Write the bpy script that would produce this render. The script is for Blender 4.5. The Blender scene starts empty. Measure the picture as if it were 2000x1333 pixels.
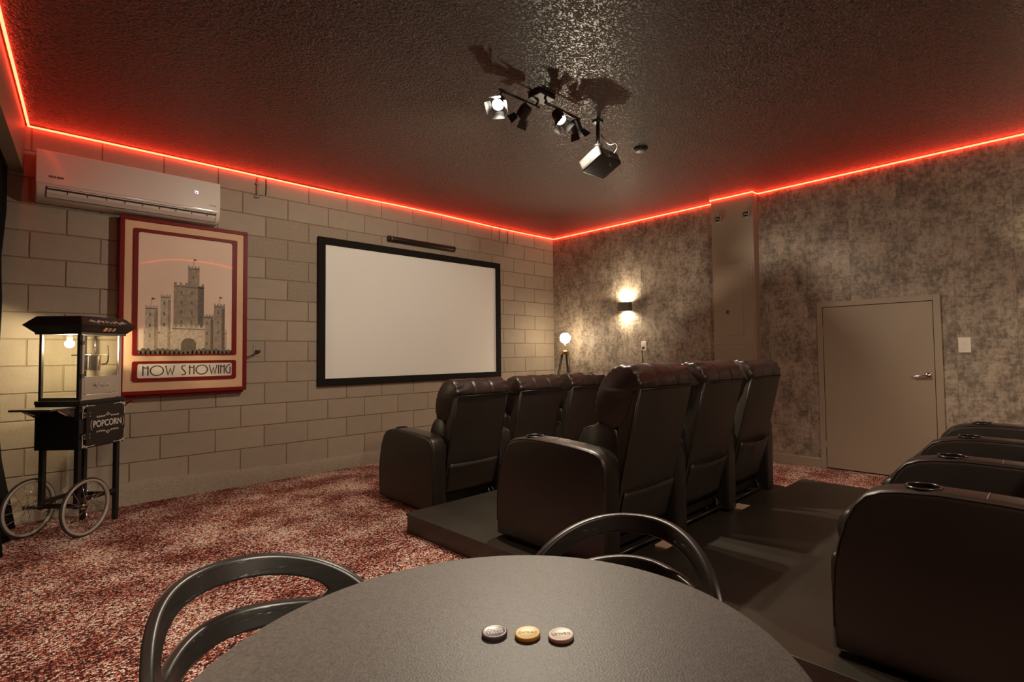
import bpy, bmesh, math, random
from mathutils import Vector, Matrix, noise
random.seed(7)
SC = bpy.context.scene
COL = SC.collection
PI = math.pi

# ------------------------------------------------------------------ camera, world, exposure
cam = bpy.data.cameras.new('camera'); camo = bpy.data.objects.new('camera', cam); COL.objects.link(camo)
FW = Vector((0.7213213, 0.69165681, 0.03614467)); RT = Vector((0.69237908, -0.72142776, -0.01237701)); UP = Vector((-0.01751513, -0.03395361, 0.99926992))
CAMPOS = Vector((-5.76979, -5.52368, 1.19261))
camo.matrix_world = Matrix(((RT.x, UP.x, -FW.x, CAMPOS.x), (RT.y, UP.y, -FW.y, CAMPOS.y), (RT.z, UP.z, -FW.z, CAMPOS.z), (0, 0, 0, 1)))
cam.sensor_fit = 'HORIZONTAL'; cam.sensor_width = 36.0; cam.lens = 1016.16 / 2000 * 36
cam.shift_x = -81.698 / 2000; cam.shift_y = -10.935 / 2000
cam.clip_start = 0.02
SC.camera = camo
world = bpy.data.worlds.new('world'); SC.world = world; world.use_nodes = True
world.node_tree.nodes['Background'].inputs[0].default_value = (0.9, 0.75, 0.6, 1)
world.node_tree.nodes['Background'].inputs[1].default_value = 0.0
SC.view_settings.view_transform = 'Standard'; SC.view_settings.look = 'None'
SC.view_settings.gamma = 1.0; SC.view_settings.use_curve_mapping = False
SC.view_settings.exposure = 0.12
WARM = (1.0, 0.85, 0.655)

def lamp(name, typ, loc, power, color=WARM, radius=0.05, aim=None, angle=100, blend=0.6, parent=None):
    l = bpy.data.lights.new(name, typ); l.energy = power; l.color = color
    l.shadow_soft_size = radius
    if typ == 'SPOT':
        l.spot_size = math.radians(angle); l.spot_blend = blend
    o = bpy.data.objects.new(name, l); COL.objects.link(o); o.location = loc
    if aim is not None:
        o.rotation_euler = (Vector(aim) - Vector(loc)).to_track_quat('-Z', 'Y').to_euler()
    if parent is not None:
        o.parent = parent
    return o

# lamps of the part of the room behind the camera
lamp('rear_room_lamp', 'SPOT', (-4.3, -6.55, 2.6), 135, radius=0.07, aim=(-1.7, -3.6, 0.5), angle=128, blend=0.9)
lamp('rear_room_lamp', 'SPOT', (-5.55, -6.4, 2.8), 560, radius=0.06, aim=(-5.72, -2.75, 0.0), angle=40, blend=1.0)
# up-light standing on the floor behind the far front-row recliner (it throws the track-light shadows on the ceiling)
lamp('floor_uplight', 'SPOT', (-0.95, -1.42, 0.88), 215, (1.0, 0.86, 0.63), 0.04, (-2.3, -2.7, 2.98), 112, 0.8)

# ------------------------------------------------------------------ materials
MATS = {}
def mat(name, color, rough=0.5, metal=0.0, spec=0.5, bump=None, var=None, emit=None, rnd=0.0, coat=0.0):
    m = bpy.data.materials.new(name); m.use_nodes = True; nt = m.node_tree; nd = nt.nodes; lk = nt.links
    b = nd['Principled BSDF']
    c = tuple(color) + (1,)
    b.inputs['Base Color'].default_value = c
    b.inputs['Roughness'].default_value = rough; b.inputs['Metallic'].default_value = metal
    b.inputs['Specular IOR Level'].default_value = spec
    if coat: b.inputs['Coat Weight'].default_value = coat; b.inputs['Coat Roughness'].default_value = 0.15
    if emit:
        b.inputs['Emission Color'].default_value = tuple(emit[0]) + (1,); b.inputs['Emission Strength'].default_value = emit[1]
    tc = None
    def coord():
        nonlocal tc
        if tc is None: tc = nd.new('ShaderNodeTexCoord')
        return tc.outputs['Object']
    last = None
    if var:
        n = nd.new('ShaderNodeTexNoise'); n.inputs['Scale'].default_value = var[0]; n.inputs['Detail'].default_value = 6
        lk.new(coord(), n.inputs['Vector'])
        r = nd.new('ShaderNodeMapRange'); r.inputs[1].default_value = 0.3; r.inputs[2].default_value = 0.7
        r.inputs[3].default_value = 1 - var[1]; r.inputs[4].default_value = 1 + var[1]
        lk.new(n.outputs[0], r.inputs[0]); last = r.outputs[0]
    if rnd:
        oi = nd.new('ShaderNodeObjectInfo'); r = nd.new('ShaderNodeMapRange')
        r.inputs[3].default_value = 1 - rnd; r.inputs[4].default_value = 1 + rnd
        lk.new(oi.outputs['Random'], r.inputs[0])
        if last is None: last = r.outputs[0]
        else:
            mm = nd.new('ShaderNodeMath'); mm.operation = 'MULTIPLY'; lk.new(last, mm.inputs[0]); lk.new(r.outputs[0], mm.inputs[1]); last = mm.outputs[0]
    if last is not None:
        mx = nd.new('ShaderNodeVectorMath'); mx.operation = 'SCALE'; mx.inputs[0].default_value = color
        lk.new(last, mx.inputs['Scale']); lk.new(mx.outputs[0], b.inputs['Base Color'])
    if bump:
        n = nd.new('ShaderNodeTexNoise'); n.inputs['Scale'].default_value = bump[0]; n.inputs['Detail'].default_value = 4
        lk.new(coord(), n.inputs['Vector'])
        bp = nd.new('ShaderNodeBump'); bp.inputs['Strength'].default_value = bump[1]; bp.inputs['Distance'].default_value = bump[2] if len(bump) > 2 else 0.002
        lk.new(n.outputs[0], bp.inputs['Height']); lk.new(bp.outputs[0], b.inputs['Normal'])
    MATS[name] = m
    return m

def glass_mat(name, tint=(1, 1, 1), rough=0.02, base=0.04, wave=None):
    m = bpy.data.materials.new(name); m.use_nodes = True; nt = m.node_tree; nd = nt.nodes; lk = nt.links
    nd.remove(nd['Principled BSDF'])
    tr = nd.new('ShaderNodeBsdfTransparent'); tr.inputs[0].default_value = tuple(tint) + (1,)
    gl = nd.new('ShaderNodeBsdfGlossy'); gl.inputs['Roughness'].default_value = rough
    fr = nd.new('ShaderNodeFresnel'); fr.inputs['IOR'].default_value = 1.5
    mx = nd.new('ShaderNodeMixShader'); ge = nd.new('ShaderNodeNewGeometry'); sb_ = nd.new('ShaderNodeMath'); sb_.operation = 'SUBTRACT'; sb_.use_clamp = True; lk.new(fr.outputs[0], sb_.inputs[0]); lk.new(ge.outputs['Backfacing'], sb_.inputs[1]); lk.new(sb_.outputs[0], mx.inputs[0]); lk.new(tr.outputs[0], mx.inputs[1]); lk.new(gl.outputs[0], mx.inputs[2])
    if wave:
        tcn = nd.new('ShaderNodeTexCoord'); n = nd.new('ShaderNodeTexNoise'); n.inputs['Scale'].default_value = wave[0]; n.inputs['Detail'].default_value = 0
        lk.new(tcn.outputs['Object'], n.inputs['Vector'])
        bp = nd.new('ShaderNodeBump'); bp.inputs['Strength'].default_value = 1; bp.inputs['Distance'].default_value = wave[1]
        lk.new(n.outputs[0], bp.inputs['Height']); lk.new(bp.outputs[0], gl.inputs['Normal'])
    lk.new(mx.outputs[0], nd['Material Output'].inputs[0])
    MATS[name] = m
    return m

mat('block_paint', (0.325, 0.266, 0.203), 0.62, spec=0.35, bump=(55, 0.5, 0.004), var=(9, 0.05), rnd=0.045)
mat('block_rough', (0.335, 0.276, 0.21), 0.7, spec=0.3, bump=(130, 1.0, 0.008), var=(60, 0.13), rnd=0.04)
mat('mortar', (0.25, 0.195, 0.14), 0.75, spec=0.25, bump=(90, 0.5, 0.004))
mat('paint', (0.31, 0.245, 0.18), 0.5, spec=0.4, bump=(120, 0.12, 0.002), var=(3, 0.03))
mat('trim_paint', (0.31, 0.247, 0.18), 0.42, spec=0.45, var=(4, 0.02))
mat('plain_wall', (0.30, 0.25, 0.20), 0.7)
mat('leather', (0.0145, 0.0102, 0.0078), 0.40, spec=0.5, bump=(260, 0.25, 0.0015), var=(5, 0.15))
mat('leather_head', (0.019, 0.0115, 0.009), 0.42, spec=0.5, bump=(38, 0.30, 0.004), var=(6, 0.15))
mat('leather_rear', (0.026, 0.020, 0.0145), 0.50, spec=0.4, bump=(220, 0.2, 0.0015), var=(4, 0.12))  # matte rear panels, base lightened to stand for light from behind the camera
mat('stitch', (0.16, 0.12, 0.10), 0.6)
mat('cup_black', (0.008, 0.007, 0.007), 0.25)
mat('cup_ring', (0.02, 0.016, 0.015), 0.25, spec=0.6)
mat('platform', (0.032, 0.027, 0.0205), 0.34, spec=0.5, bump=(40, 0.05, 0.002), var=(2.5, 0.25))
mat('platform_edge', (0.045, 0.033, 0.024), 0.4)
mat('table_top', (0.078, 0.073, 0.066), 0.5, spec=0.5, bump=(300, 0.5, 0.0012), var=(210, 0.35))
mat('black_plastic', (0.012, 0.011, 0.010), 0.36, spec=0.5, bump=(300, 0.06, 0.001))
mat('black_metal', (0.010, 0.009, 0.009), 0.38, spec=0.5)
mat('cart_black', (0.011, 0.009, 0.008), 0.4, spec=0.5)
mat('grey_metal', (0.12, 0.11, 0.10), 0.35, metal=0.6)
mat('chrome', (0.75, 0.72, 0.68), 0.15, metal=1.0)
mat('brushed', (0.50, 0.45, 0.40), 0.35, metal=0.45)
mat('brass', (0.72, 0.50, 0.22), 0.25, metal=1.0)
mat('white_print', (0.62, 0.56, 0.48), 0.5)
mat('white_plastic', (0.72, 0.66, 0.58), 0.22, spec=0.5)
mat('ac_white', (0.72, 0.66, 0.60), 0.16, spec=0.5)
mat('ac_dark', (0.02, 0.014, 0.012), 0.5)
mat('screen_white', (0.80, 0.79, 0.75), 0.8, spec=0.1)
mat('velvet_black', (0.010, 0.008, 0.007), 0.85, spec=0.2)
mat('red_paint', (0.16, 0.005, 0.004), 0.45, spec=0.15)
mat('cream', (0.62, 0.39, 0.235), 0.6, var=(2.2, 0.14))
mat('poster_plate', (0.62, 0.55, 0.47), 0.5)
mat('letter', (0.035, 0.015, 0.01), 0.5)
mat('sky_print', (0.74, 0.565, 0.44), 0.6, var=(1.4, 0.10))
mat('stone_light', (0.46, 0.37, 0.28), 0.6, var=(40, 0.22))
mat('stone_mid', (0.29, 0.225, 0.165), 0.6, var=(46, 0.28))
mat('stone_dark', (0.12, 0.088, 0.062), 0.6, var=(40, 0.3))
glass_mat('poster_glass', wave=(2.2, 0.006))
glass_mat('case_glass', tint=(0.97, 0.97, 0.94))
mat('wood_pale', (0.62, 0.45, 0.31), 0.6, var=(20, 0.1))
mat('dark_wood', (0.018, 0.012, 0.008), 0.4)
mat('fabric_black', (0.008, 0.007, 0.008), 0.9, spec=0.2, bump=(200, 0.3, 0.002))
mat('rubber', (0.014, 0.011, 0.010), 0.7)
mat('rim_cream', (0.30, 0.25, 0.20), 0.35, spec=0.5)
mat('amber', (0.8, 0.32, 0.10), 0.3, emit=((1, 0.35, 0.1), 0.15))
mat('pink_switch', (0.6, 0.38, 0.34), 0.3)
mat('bronze', (0.085, 0.066, 0.05), 0.45)
mat('chip_grey', (0.105, 0.095, 0.11), 0.35)
mat('chip_yellow', (0.74, 0.52, 0.09), 0.4)
mat('chip_white', (0.70, 0.60, 0.50), 0.4)
mat('chip_ink', (0.16, 0.12, 0.10), 0.5)
mat('chip_ink_yellow', (0.52, 0.36, 0.06), 0.5)
mat('chip_ink_white', (0.6, 0.57, 0.6), 0.5)
mat('projector', (0.014, 0.013, 0.012), 0.33, spec=0.5)
mat('projector_panel', (0.09, 0.08, 0.075), 0.4)
mat('bulb', (1, 1, 1), 0.3, emit=((1.0, 0.90, 0.72), 60))
mat('globe', (1, 1, 1), 0.3, emit=((1.0, 0.82, 0.56), 50))
mat('popcorn_bulb', (1, 1, 1), 0.3, emit=((1.0, 0.82, 0.52), 1000))
mat('sconce_glow', (1, 1, 1), 0.3, emit=((1.0, 0.88, 0.62), 25))
mat('led_red', (0.3, 0.02, 0.01), 0.4, emit=((1.0, 0.046, 0.019), 17.0))
mat('display', (0.02, 0.02, 0.05), 0.3, emit=((0.55, 0.55, 1.0), 2.6))
mat('sign_red', (0.3, 0.02, 0.02), 0.4)

# ceiling: dark brown, knock-down texture, satin
def ceiling_mat():
    m = mat('ceiling', (0.022, 0.0182, 0.0128), 0.36, spec=0.32)
    nt = m.node_tree; nd = nt.nodes; lk = nt.links; b = nd['Principled BSDF']
    tc = nd.new('ShaderNodeTexCoord')
    n = nd.new('ShaderNodeTexNoise'); n.inputs['Scale'].default_value = 58; n.inputs['Detail'].default_value = 5; n.inputs['Distortion'].default_value = 0.6
    lk.new(tc.outputs['Object'], n.inputs['Vector'])
    r = nd.new('ShaderNodeMapRange'); r.inputs[1].default_value = 0.42; r.inputs[2].default_value = 0.62; lk.new(n.outputs[0], r.inputs[0])
    bp = nd.new('ShaderNodeBump'); bp.inputs['Strength'].default_value = 0.8; bp.inputs['Distance'].default_value = 0.006
    lk.new(r.outputs[0], bp.inputs['Height']); lk.new(bp.outputs[0], b.inputs['Normal'])
    return m
ceiling_mat()

def carpet_mat():
    m = mat('carpet', (0.3, 0.05, 0.04), 0.85, spec=0.25)
    nt = m.node_tree; nd = nt.nodes; lk = nt.links; b = nd['Principled BSDF']
    tc = nd.new('ShaderNodeTexCoord')
    v = nd.new('ShaderNodeTexVoronoi'); v.inputs['Scale'].default_value = 135; v.inputs['Randomness'].default_value = 1
    lk.new(tc.outputs['Object'], v.inputs['Vector'])
    sx = nd.new('ShaderNodeSeparateColor'); lk.new(v.outputs['Color'], sx.inputs[0])
    n = nd.new('ShaderNodeTexNoise'); n.inputs['Scale'].default_value = 3.2; n.inputs['Detail'].default_value = 3; lk.new(tc.outputs['Object'], n.inputs['Vector'])
    # shift of the fleck mix in soft patches: some redder, some paler
    r1 = nd.new('ShaderNodeMapRange'); r1.inputs[1].default_value = 0.3; r1.inputs[2].default_value = 0.7; r1.inputs[3].default_value = -0.29; r1.inputs[4].default_value = 0.20
    lk.new(n.outputs[0], r1.inputs[0])
    ad = nd.new('ShaderNodeMath'); ad.operation = 'ADD'; lk.new(sx.outputs[0], ad.inputs[0]); lk.new(r1.outputs[0], ad.inputs[1])
    cr = nd.new('ShaderNodeValToRGB'); lk.new(ad.outputs[0], cr.inputs[0])
    e = cr.color_ramp.elements
    e[0].position = 0.0; e[0].color = (0.030, 0.007, 0.006, 1)
    e[1].position = 0.92; e[1].color = (0.95, 0.86, 0.76, 1)
    for p, c in ((0.25, (0.05, 0.008, 0.007, 1)), (0.40, (0.26, 0.030, 0.022, 1)), (0.56, (0.50, 0.13, 0.09, 1)), (0.72, (0.72, 0.40, 0.30, 1))):
        x = e.new(p); x.color = c
    lk.new(cr.outputs[0], b.inputs['Base Color'])
    bp = nd.new('ShaderNodeBump'); bp.inputs['Strength'].default_value = 1.0; bp.inputs['Distance'].default_value = 0.010; bp.invert = True
    lk.new(v.outputs['Distance'], bp.inputs['Height']); lk.new(bp.outputs[0], b.inputs['Normal'])
carpet_mat()

def wallpaper_mat():
    m = mat('wallpaper', (0.3, 0.25, 0.2), 0.55, spec=0.35)
    nt = m.node_tree; nd = nt.nodes; lk = nt.links; b = nd['Principled BSDF']
    tc = nd.new('ShaderNodeTexCoord'); oi = nd.new('ShaderNodeObjectInfo')
    off = nd.new('ShaderNodeVectorMath'); off.operation = 'MULTIPLY_ADD'
    cmb = nd.new('ShaderNodeCombineXYZ'); lk.new(oi.outputs['Random'], cmb.inputs[0]); lk.new(oi.outputs['Random'], cmb.inputs[1]); lk.new(oi.outputs['Random'], cmb.inputs[2])
    lk.new(cmb.outputs[0], off.inputs[0]); off.inputs[1].default_value = (3.1, 0.5, 5.7); lk.new(tc.outputs['Object'], off.inputs[2])
    def nz(scale, sc=(1, 1, 1), det=8, rough=0.62):
        mp = nd.new('ShaderNodeMapping'); mp.inputs['Scale'].default_value = sc; lk.new(off.outputs[0], mp.inputs['Vector'])
        n = nd.new('ShaderNodeTexNoise'); n.inputs['Scale'].default_value = scale; n.inputs['Detail'].default_value = det; n.inputs['Roughness'].default_value = rough
        lk.new(mp.outputs[0], n.inputs['Vector']); return n.outputs[0]
    def rng(src, a, bb, c=0.0, d=1.0):
        r = nd.new('ShaderNodeMapRange'); r.inputs[1].default_value = a; r.inputs[2].default_value = bb; r.inputs[3].default_value = c; r.inputs[4].default_value = d
        lk.new(src, r.inputs[0]); return r.outputs[0]
    def op(o, x, y):
        mm = nd.new('ShaderNodeMath'); mm.operation = o; lk.new(x, mm.inputs[0])
        if isinstance(y, float): mm.inputs[1].default_value = y
        else: lk.new(y, mm.inputs[1])
        return mm.outputs[0]
    big = rng(nz(6.5, (1, 1, 0.75), 9, 0.72), 0.36, 0.66)
    sv = rng(nz(60, (1, 1, 0.12), 3), 0.35, 0.7)
    sh = rng(nz(60, (0.12, 0.12, 1), 3), 0.35, 0.7)
    fine = rng(nz(26, (1, 1, 1), 6, 0.75), 0.35, 0.68)
    t = op('ADD', op('MULTIPLY', big, 0.42), op('MULTIPLY', fine, 0.42))
    t = op('ADD', t, op('MULTIPLY', op('ADD', sv, sh), 0.11))
    cr = nd.new('ShaderNodeValToRGB'); lk.new(t, cr.inputs[0]); e = cr.color_ramp.elements
    e[0].position = 0.12; e[0].color = (0.42, 0.343, 0.265, 1)
    e[1].position = 0.88; e[1].color = (0.092, 0.070, 0.053, 1)
    x = e.new(0.40); x.color = (0.31, 0.25, 0.193, 1)
    x = e.new(0.60); x.color = (0.18, 0.143, 0.11, 1)
    lk.new(cr.outputs[0], b.inputs['Base Color'])
    bp = nd.new('ShaderNodeBump'); bp.inputs['Strength'].default_value = 0.25; bp.inputs['Distance'].default_value = 0.002
    lk.new(fine, bp.inputs['Height']); lk.new(bp.outputs[0], b.inputs['Normal'])
wallpaper_mat()

# ------------------------------------------------------------------ mesh helpers
class MB:
    def __init__(s): s.v = []; s.f = []; s.m = []; s.sm = []; s.cm = 0
    def add(s, vs, fs, smooth=False):
        o = len(s.v); s.v += [tuple(x) for x in vs]
        for f in fs: s.f.append(tuple(i + o for i in f)); s.m.append(s.cm); s.sm.append(smooth)
    def box(s, x0, x1, y0, y1, z0, z1, b=0.0, M=None):
        if b <= 0:
            vs = [Vector((x, y, z)) for x in (x0, x1) for y in (y0, y1) for z in (z0, z1)]
            fs = [(0, 1, 3, 2), (4, 6, 7, 5), (0, 4, 5, 1), (2, 3, 7, 6), (0, 2, 6, 4), (1, 5, 7, 3)]
        else:
            bm = bmesh.new(); bmesh.ops.create_cube(bm, size=1)
            for v in bm.verts: v.co = Vector(((x0 + x1) / 2 + v.co.x * (x1 - x0), (y0 + y1) / 2 + v.co.y * (y1 - y0), (z0 + z1) / 2 + v.co.z * (z1 - z0)))
            bmesh.ops.bevel(bm, geom=bm.edges[:], offset=b, segments=2, affect='EDGES', profile=0.5)
            bm.verts.index_update(); vs = [v.co.copy() for v in bm.verts]; fs = [[v.index for v in f.verts] for f in bm.faces]; bm.free()
        if M is not None: vs = [M @ v for v in vs]
        s.add(vs, fs)
        return s
    def tube(s, pts, r, n=10, closed=False, r2=None, cap=True):
        pts = [Vector(p) for p in pts]; N = len(pts); rings = []
        prev = None
        for i, p in enumerate(pts):
            if closed: t = (pts[(i + 1) % N] - pts[i - 1])
            else: t = pts[min(i + 1, N - 1)] - pts[max(i - 1, 0)]
            t.normalize()
            if prev is None:
                a = Vector((0, 0, 1)) if abs(t.z) < 0.9 else Vector((1, 0, 0))
                u = t.cross(a).normalized()
            else:
                u = (prev - t * prev.dot(t)).normalized()
            prev = u; w = t.cross(u)
            rr = r if r2 is None else r + (r2 - r) * i / max(1, N - 1)
            rings.append([p + (u * math.cos(2 * PI * k / n) + w * math.sin(2 * PI * k / n)) * rr for k in range(n)])
        vs = [v for ring in rings for v in ring]; fs = []
        for i in range(N if closed else N - 1):
            j = (i + 1) % N
            for k in range(n): fs.append((i * n + k, i * n + (k + 1) % n, j * n + (k + 1) % n, j * n + k))
        if cap and not closed: fs.append(tuple(reversed(range(n)))); fs.append(tuple((N - 1) * n + k for k in range(n)))
        s.add(vs, fs, True); return s
    def lathe(s, prof, n=24, M=None, cap0=True, cap1=True):
        vs = []; fs = []
        for (r, z) in prof:
            for k in range(n): vs.append(Vector((r * math.cos(2 * PI * k / n), r * math.sin(2 * PI * k / n), z)))
        for i in range(len(prof) - 1):
            for k in range(n): fs.append((i * n + k, i * n + (k + 1) % n, (i + 1) * n + (k + 1) % n, (i + 1) * n + k))
        if cap0: fs.append(tuple(reversed(range(n))))
        if cap1: fs.append(tuple((len(prof) - 1) * n + k for k in range(n)))
        if M is not None: vs = [M @ v for v in vs]
        s.add(vs, fs, True); return s
    def ball(s, c, r, n=20, m=12):
        prof = [(max(r * math.sin(PI * i / m), 1e-4), -r * math.cos(PI * i / m)) for i in range(m + 1)]
        return s.lathe(prof, n, Matrix.Translation(Vector(c)))
    def prism(s, prof, axis, a, b, bev=0.0, seg=3, M=None):
        """closed 2D profile extruded along axis ('x': profile is (y,z); 'y': (x,z); 'z': (x,y)), rim edges rounded by bev"""
        bm = bmesh.new()
        def mk(p, t):
            return {'x': (t, p[0], p[1]), 'y': (p[0], t, p[1]), 'z': (p[0], p[1], t)}[axis]
        lo = [bm.verts.new(mk(p, a)) for p in prof]; hi = [bm.verts.new(mk(p, b)) for p in prof]; n = len(prof)
        f1 = bm.faces.new(lo); f2 = bm.faces.new(hi)
        for i in range(n): bm.faces.new((lo[i], lo[(i + 1) % n], hi[(i + 1) % n], hi[i]))
        bmesh.ops.recalc_face_normals(bm, faces=bm.faces[:])
        if bev > 0:
            bmesh.ops.bevel(bm, geom=list(set(list(f1.edges) + list(f2.edges))), offset=bev, segments=seg, affect='EDGES', profile=0.5)
        bm.verts.index_update(); vs = [v.co.copy() for v in bm.verts]; fs = [[v.index for v in f.verts] for f in bm.faces]; bm.free()
        if M is not None: vs = [M @ v for v in vs]
        s.add(vs, fs); return s
    def poly(s, pts): s.add(pts, [tuple(range(len(pts)))]); return s
    def build(s, name, mats, parent=None, smooth=None, link=True):
        me = bpy.data.meshes.new(name); me.from_pydata(s.v, [], s.f)
        if isinstance(mats, str): mats = [mats]
        for x in mats: me.materials.append(MATS[x])
        for p, mi, sm in zip(me.polygons, s.m, s.sm):
            p.material_index = min(mi, len(mats) - 1); p.use_smooth = sm if smooth is None else bool(smooth)
        bm = bmesh.new(); bm.from_mesh(me); bmesh.ops.recalc_face_normals(bm, faces=bm.faces[:]); bm.to_mesh(me); bm.free()
        if smooth: me.set_sharp_from_angle(angle=math.radians(smooth if smooth > 1 else 40))
        me.update()
        o = bpy.data.objects.new(name, me); COL.objects.link(o)
        if parent is not None: o.parent = parent
        return o

def empty(name, loc=(0, 0, 0), rz=0.0):
    o = bpy.data.objects.new(name, None); COL.objects.link(o); o.location = loc; o.rotation_euler = (0, 0, rz); o.empty_display_size = 0.1
    return o
def tag(o, label, cat, group=None):
    o['label'] = label; o['category'] = cat
    if group: o['group'] = group
    return o
def struct(o): o['kind'] = 'structure'; return o
def copy_tree(o, parent=None):
    c = o.copy(); COL.objects.link(c)
    if parent is not None: c.parent = parent
    for ch in list(o.children): copy_tree(ch, c)
    return c
def spline(pts, n=6, closed=True):
    out = []; N = len(pts)
    rngN = range(N) if closed else range(N - 1)
    for i in rngN:
        g = lambda k: Vector(pts[k % N]) if closed else Vector(pts[max(0, min(N - 1, k))])
        p0, p1, p2, p3 = g(i - 1), g(i), g(i + 1), g(i + 2)
        for k in range(n):
            t = k / n
            out.append(0.5 * ((2 * p1) + (p2 - p0) * t + (2 * p0 - 5 * p1 + 4 * p2 - p3) * t * t + (3 * p1 - p0 - 3 * p2 + p3) * t ** 3))
    if not closed: out.append(Vector(pts[-1]))
    return out
def text_obj(name, body, size, material, M, parent, extrude=0.0006, align='CENTER', bold=0.0, sx=1.0):
    cu = bpy.data.curves.new(name, 'FONT'); cu.body = body; cu.size = size; cu.extrude = extrude; cu.align_x = align; cu.align_y = 'CENTER'; cu.offset = bold
    t = bpy.data.objects.new(name, cu); COL.objects.link(t)
    bpy.context.view_layer.update()
    me = bpy.data.meshes.new_from_object(t.evaluated_get(bpy.context.evaluated_depsgraph_get()))
    bpy.data.objects.remove(t); bpy.data.curves.remove(cu)
    for v in me.vertices: v.co = M @ Vector((v.co.x * sx, v.co.y, v.co.z))
    me.materials.clear(); me.materials.append(MATS[material])
    o = bpy.data.objects.new(name, me); COL.objects.link(o)
    if parent is not None: o.parent = parent
    return o
def ribbon(mb, pts, w, M, th=0.0012, closed=False):
    """flat stroke of width w along 2D points, raised by th along the local normal"""
    P = [Vector((p[0], p[1])) for p in pts]; N = len(P); L = []; R = []
    for i in range(N):
        if closed: d1 = (P[i] - P[i - 1]).normalized(); d2 = (P[(i + 1) % N] - P[i]).normalized()
        else:
            d1 = (P[i] - P[max(i - 1, 0)]); d2 = (P[min(i + 1, N - 1)] - P[i])
            if d1.length == 0: d1 = d2
            if d2.length == 0: d2 = d1
            d1 = d1.normalized(); d2 = d2.normalized()
        n1 = Vector((-d1.y, d1.x)); n2 = Vector((-d2.y, d2.x)); nn = n1 + n2
        if nn.length < 1e-4: nn = n1
        nn.normalize(); k = 1 / max(0.5, nn.dot(n1))
        L.append(P[i] + nn * w / 2 * k); R.append(P[i] - nn * w / 2 * k)
    vs = []
    for a, b in zip(L, R): vs += [M @ Vector((a.x, a.y, th)), M @ Vector((b.x, b.y, th)), M @ Vector((a.x, a.y, 0)), M @ Vector((b.x, b.y, 0))]
    fs = []
    for i in range(N if closed else N - 1):
        a = 4 * i; b = 4 * ((i + 1) % N)
        fs += [(a, a + 1, b + 1, b), (a, b, b + 2, a + 2), (a + 1, a + 3, b + 3, b + 1)]
    if not closed: fs += [(0, 2, 3, 1), (4 * (N - 1), 4 * (N - 1) + 1, 4 * (N - 1) + 3, 4 * (N - 1) + 2)]
    mb.add(vs, fs)

# ------------------------------------------------------------------ room shell
CZ = 2.971            # ceiling height
XL, YB = -6.75, -7.2  # left and back walls
floor = struct(MB().box(XL, 0.0, YB, 0.0, -0.05, 0.0).build('floor', 'carpet'))
ceil = struct(MB().box(XL, 0.0, YB, 0.0, CZ, CZ + 0.05).build('ceiling', 'ceiling'))
wall_front = struct(MB().box(XL, 0.0, 0.007, 0.10, 0, CZ).build('wall_front', 'mortar'))
wall_right = struct(MB().box(0.0, 0.10, YB, 0.10, 0, CZ).build('wall_right', 'plain_wall'))
wall_back = struct(MB().box(XL, 0.0, YB - 0.1, YB, 0, CZ).build('wall_back', 'plain_wall'))
wall_left = struct(MB().box(XL - 0.1, XL, YB, 0.1, 0, CZ).build('wall_left', 'plain_wall'))

# concrete blocks, each one a piece of the front wall
BL = 0.2032; XK = -4.2705; Z0 = 0.3384
def block_mesh(w, h, m, name='block', j=0.0):
    mb = MB(); g = 0.0045
    mb.box(-w / 2 + g, w / 2 - g, 0.0, 0.03, -h / 2 + g, h / 2 - g, 0.0035)
    o = mb.build(name, m); me = o.data; bpy.data.objects.remove(o); return me
cache = {}
def block(x0, x1, z0, z1, m):
    key = (round(x1 - x0, 3), round(z1 - z0, 3), m)
    if key not in cache: cache[key] = block_mesh(x1 - x0, z1 - z0, m)
    o = bpy.data.objects.new('block', cache[key]); COL.objects.link(o)
    o.location = ((x0 + x1) / 2, random.uniform(-0.0012, 0.0012), (z0 + z1) / 2)
    o.parent = wall_front
rough_set = {(10, 1), (9, 2), (10, 3), (8, 1), (8, 3), (9, 4), (7, 2), (9, 0), (10, 5)}
for n in range(-1, 13):
    z0 = Z0 + n * BL; z1 = min(z0 + BL, CZ)
    if n == -1: z0 = 0.0 + 0.06
    ks = [k for k in range(-8, 23) if (k % 2 == 1) == (n % 2 == 0)]
    edges = [-6.0] + [XK + k * BL for k in ks if -5.95 < XK + k * BL < -0.02] + [0.0]
    for i in range(len(edges) - 1):
        kk = round((edges[i] - XK) / BL)
        block(edges[i], edges[i + 1], z0, z1, 'block_rough' if (n, kk) in rough_set else 'block_paint')
# rough parging along the foot of the wall
mb = MB(); nx = 90
vs = []; fs = []
prof = [(0.0, 1.0), (0.35, 0.9), (0.7, 0.75), (0.9, 0.45), (1.0, 0.0)]
for i in range(nx + 1):
    x = -6.0 + 6.0 * i / nx
    h = 0.135 + 0.05 * max(0.0, min(1.0, (-3.9 - x) / 0.9)) + 0.014 * noise.noise((x * 6, 0, 0)) + 0.010 * noise.noise((x * 17, 3, 0))
    for (q, zz) in prof:
        vs.append((x, -0.001 - 0.024 * q * (1 + 0.35 * noise.noise((x * 9, zz * 3, 5))), h * zz + (0.006 * noise.noise((x * 22, zz * 5, 1)) if 0 < zz < 1 else 0)))
k = len(prof)
for i in range(nx):
    for j in range(k - 1): fs.append((i * k + j, (i + 1) * k + j, (i + 1) * k + j + 1, i * k + j + 1))
mb.add(vs, fs, True)
struct(mb.build('baseboard_front', 'block_rough'))

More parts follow.
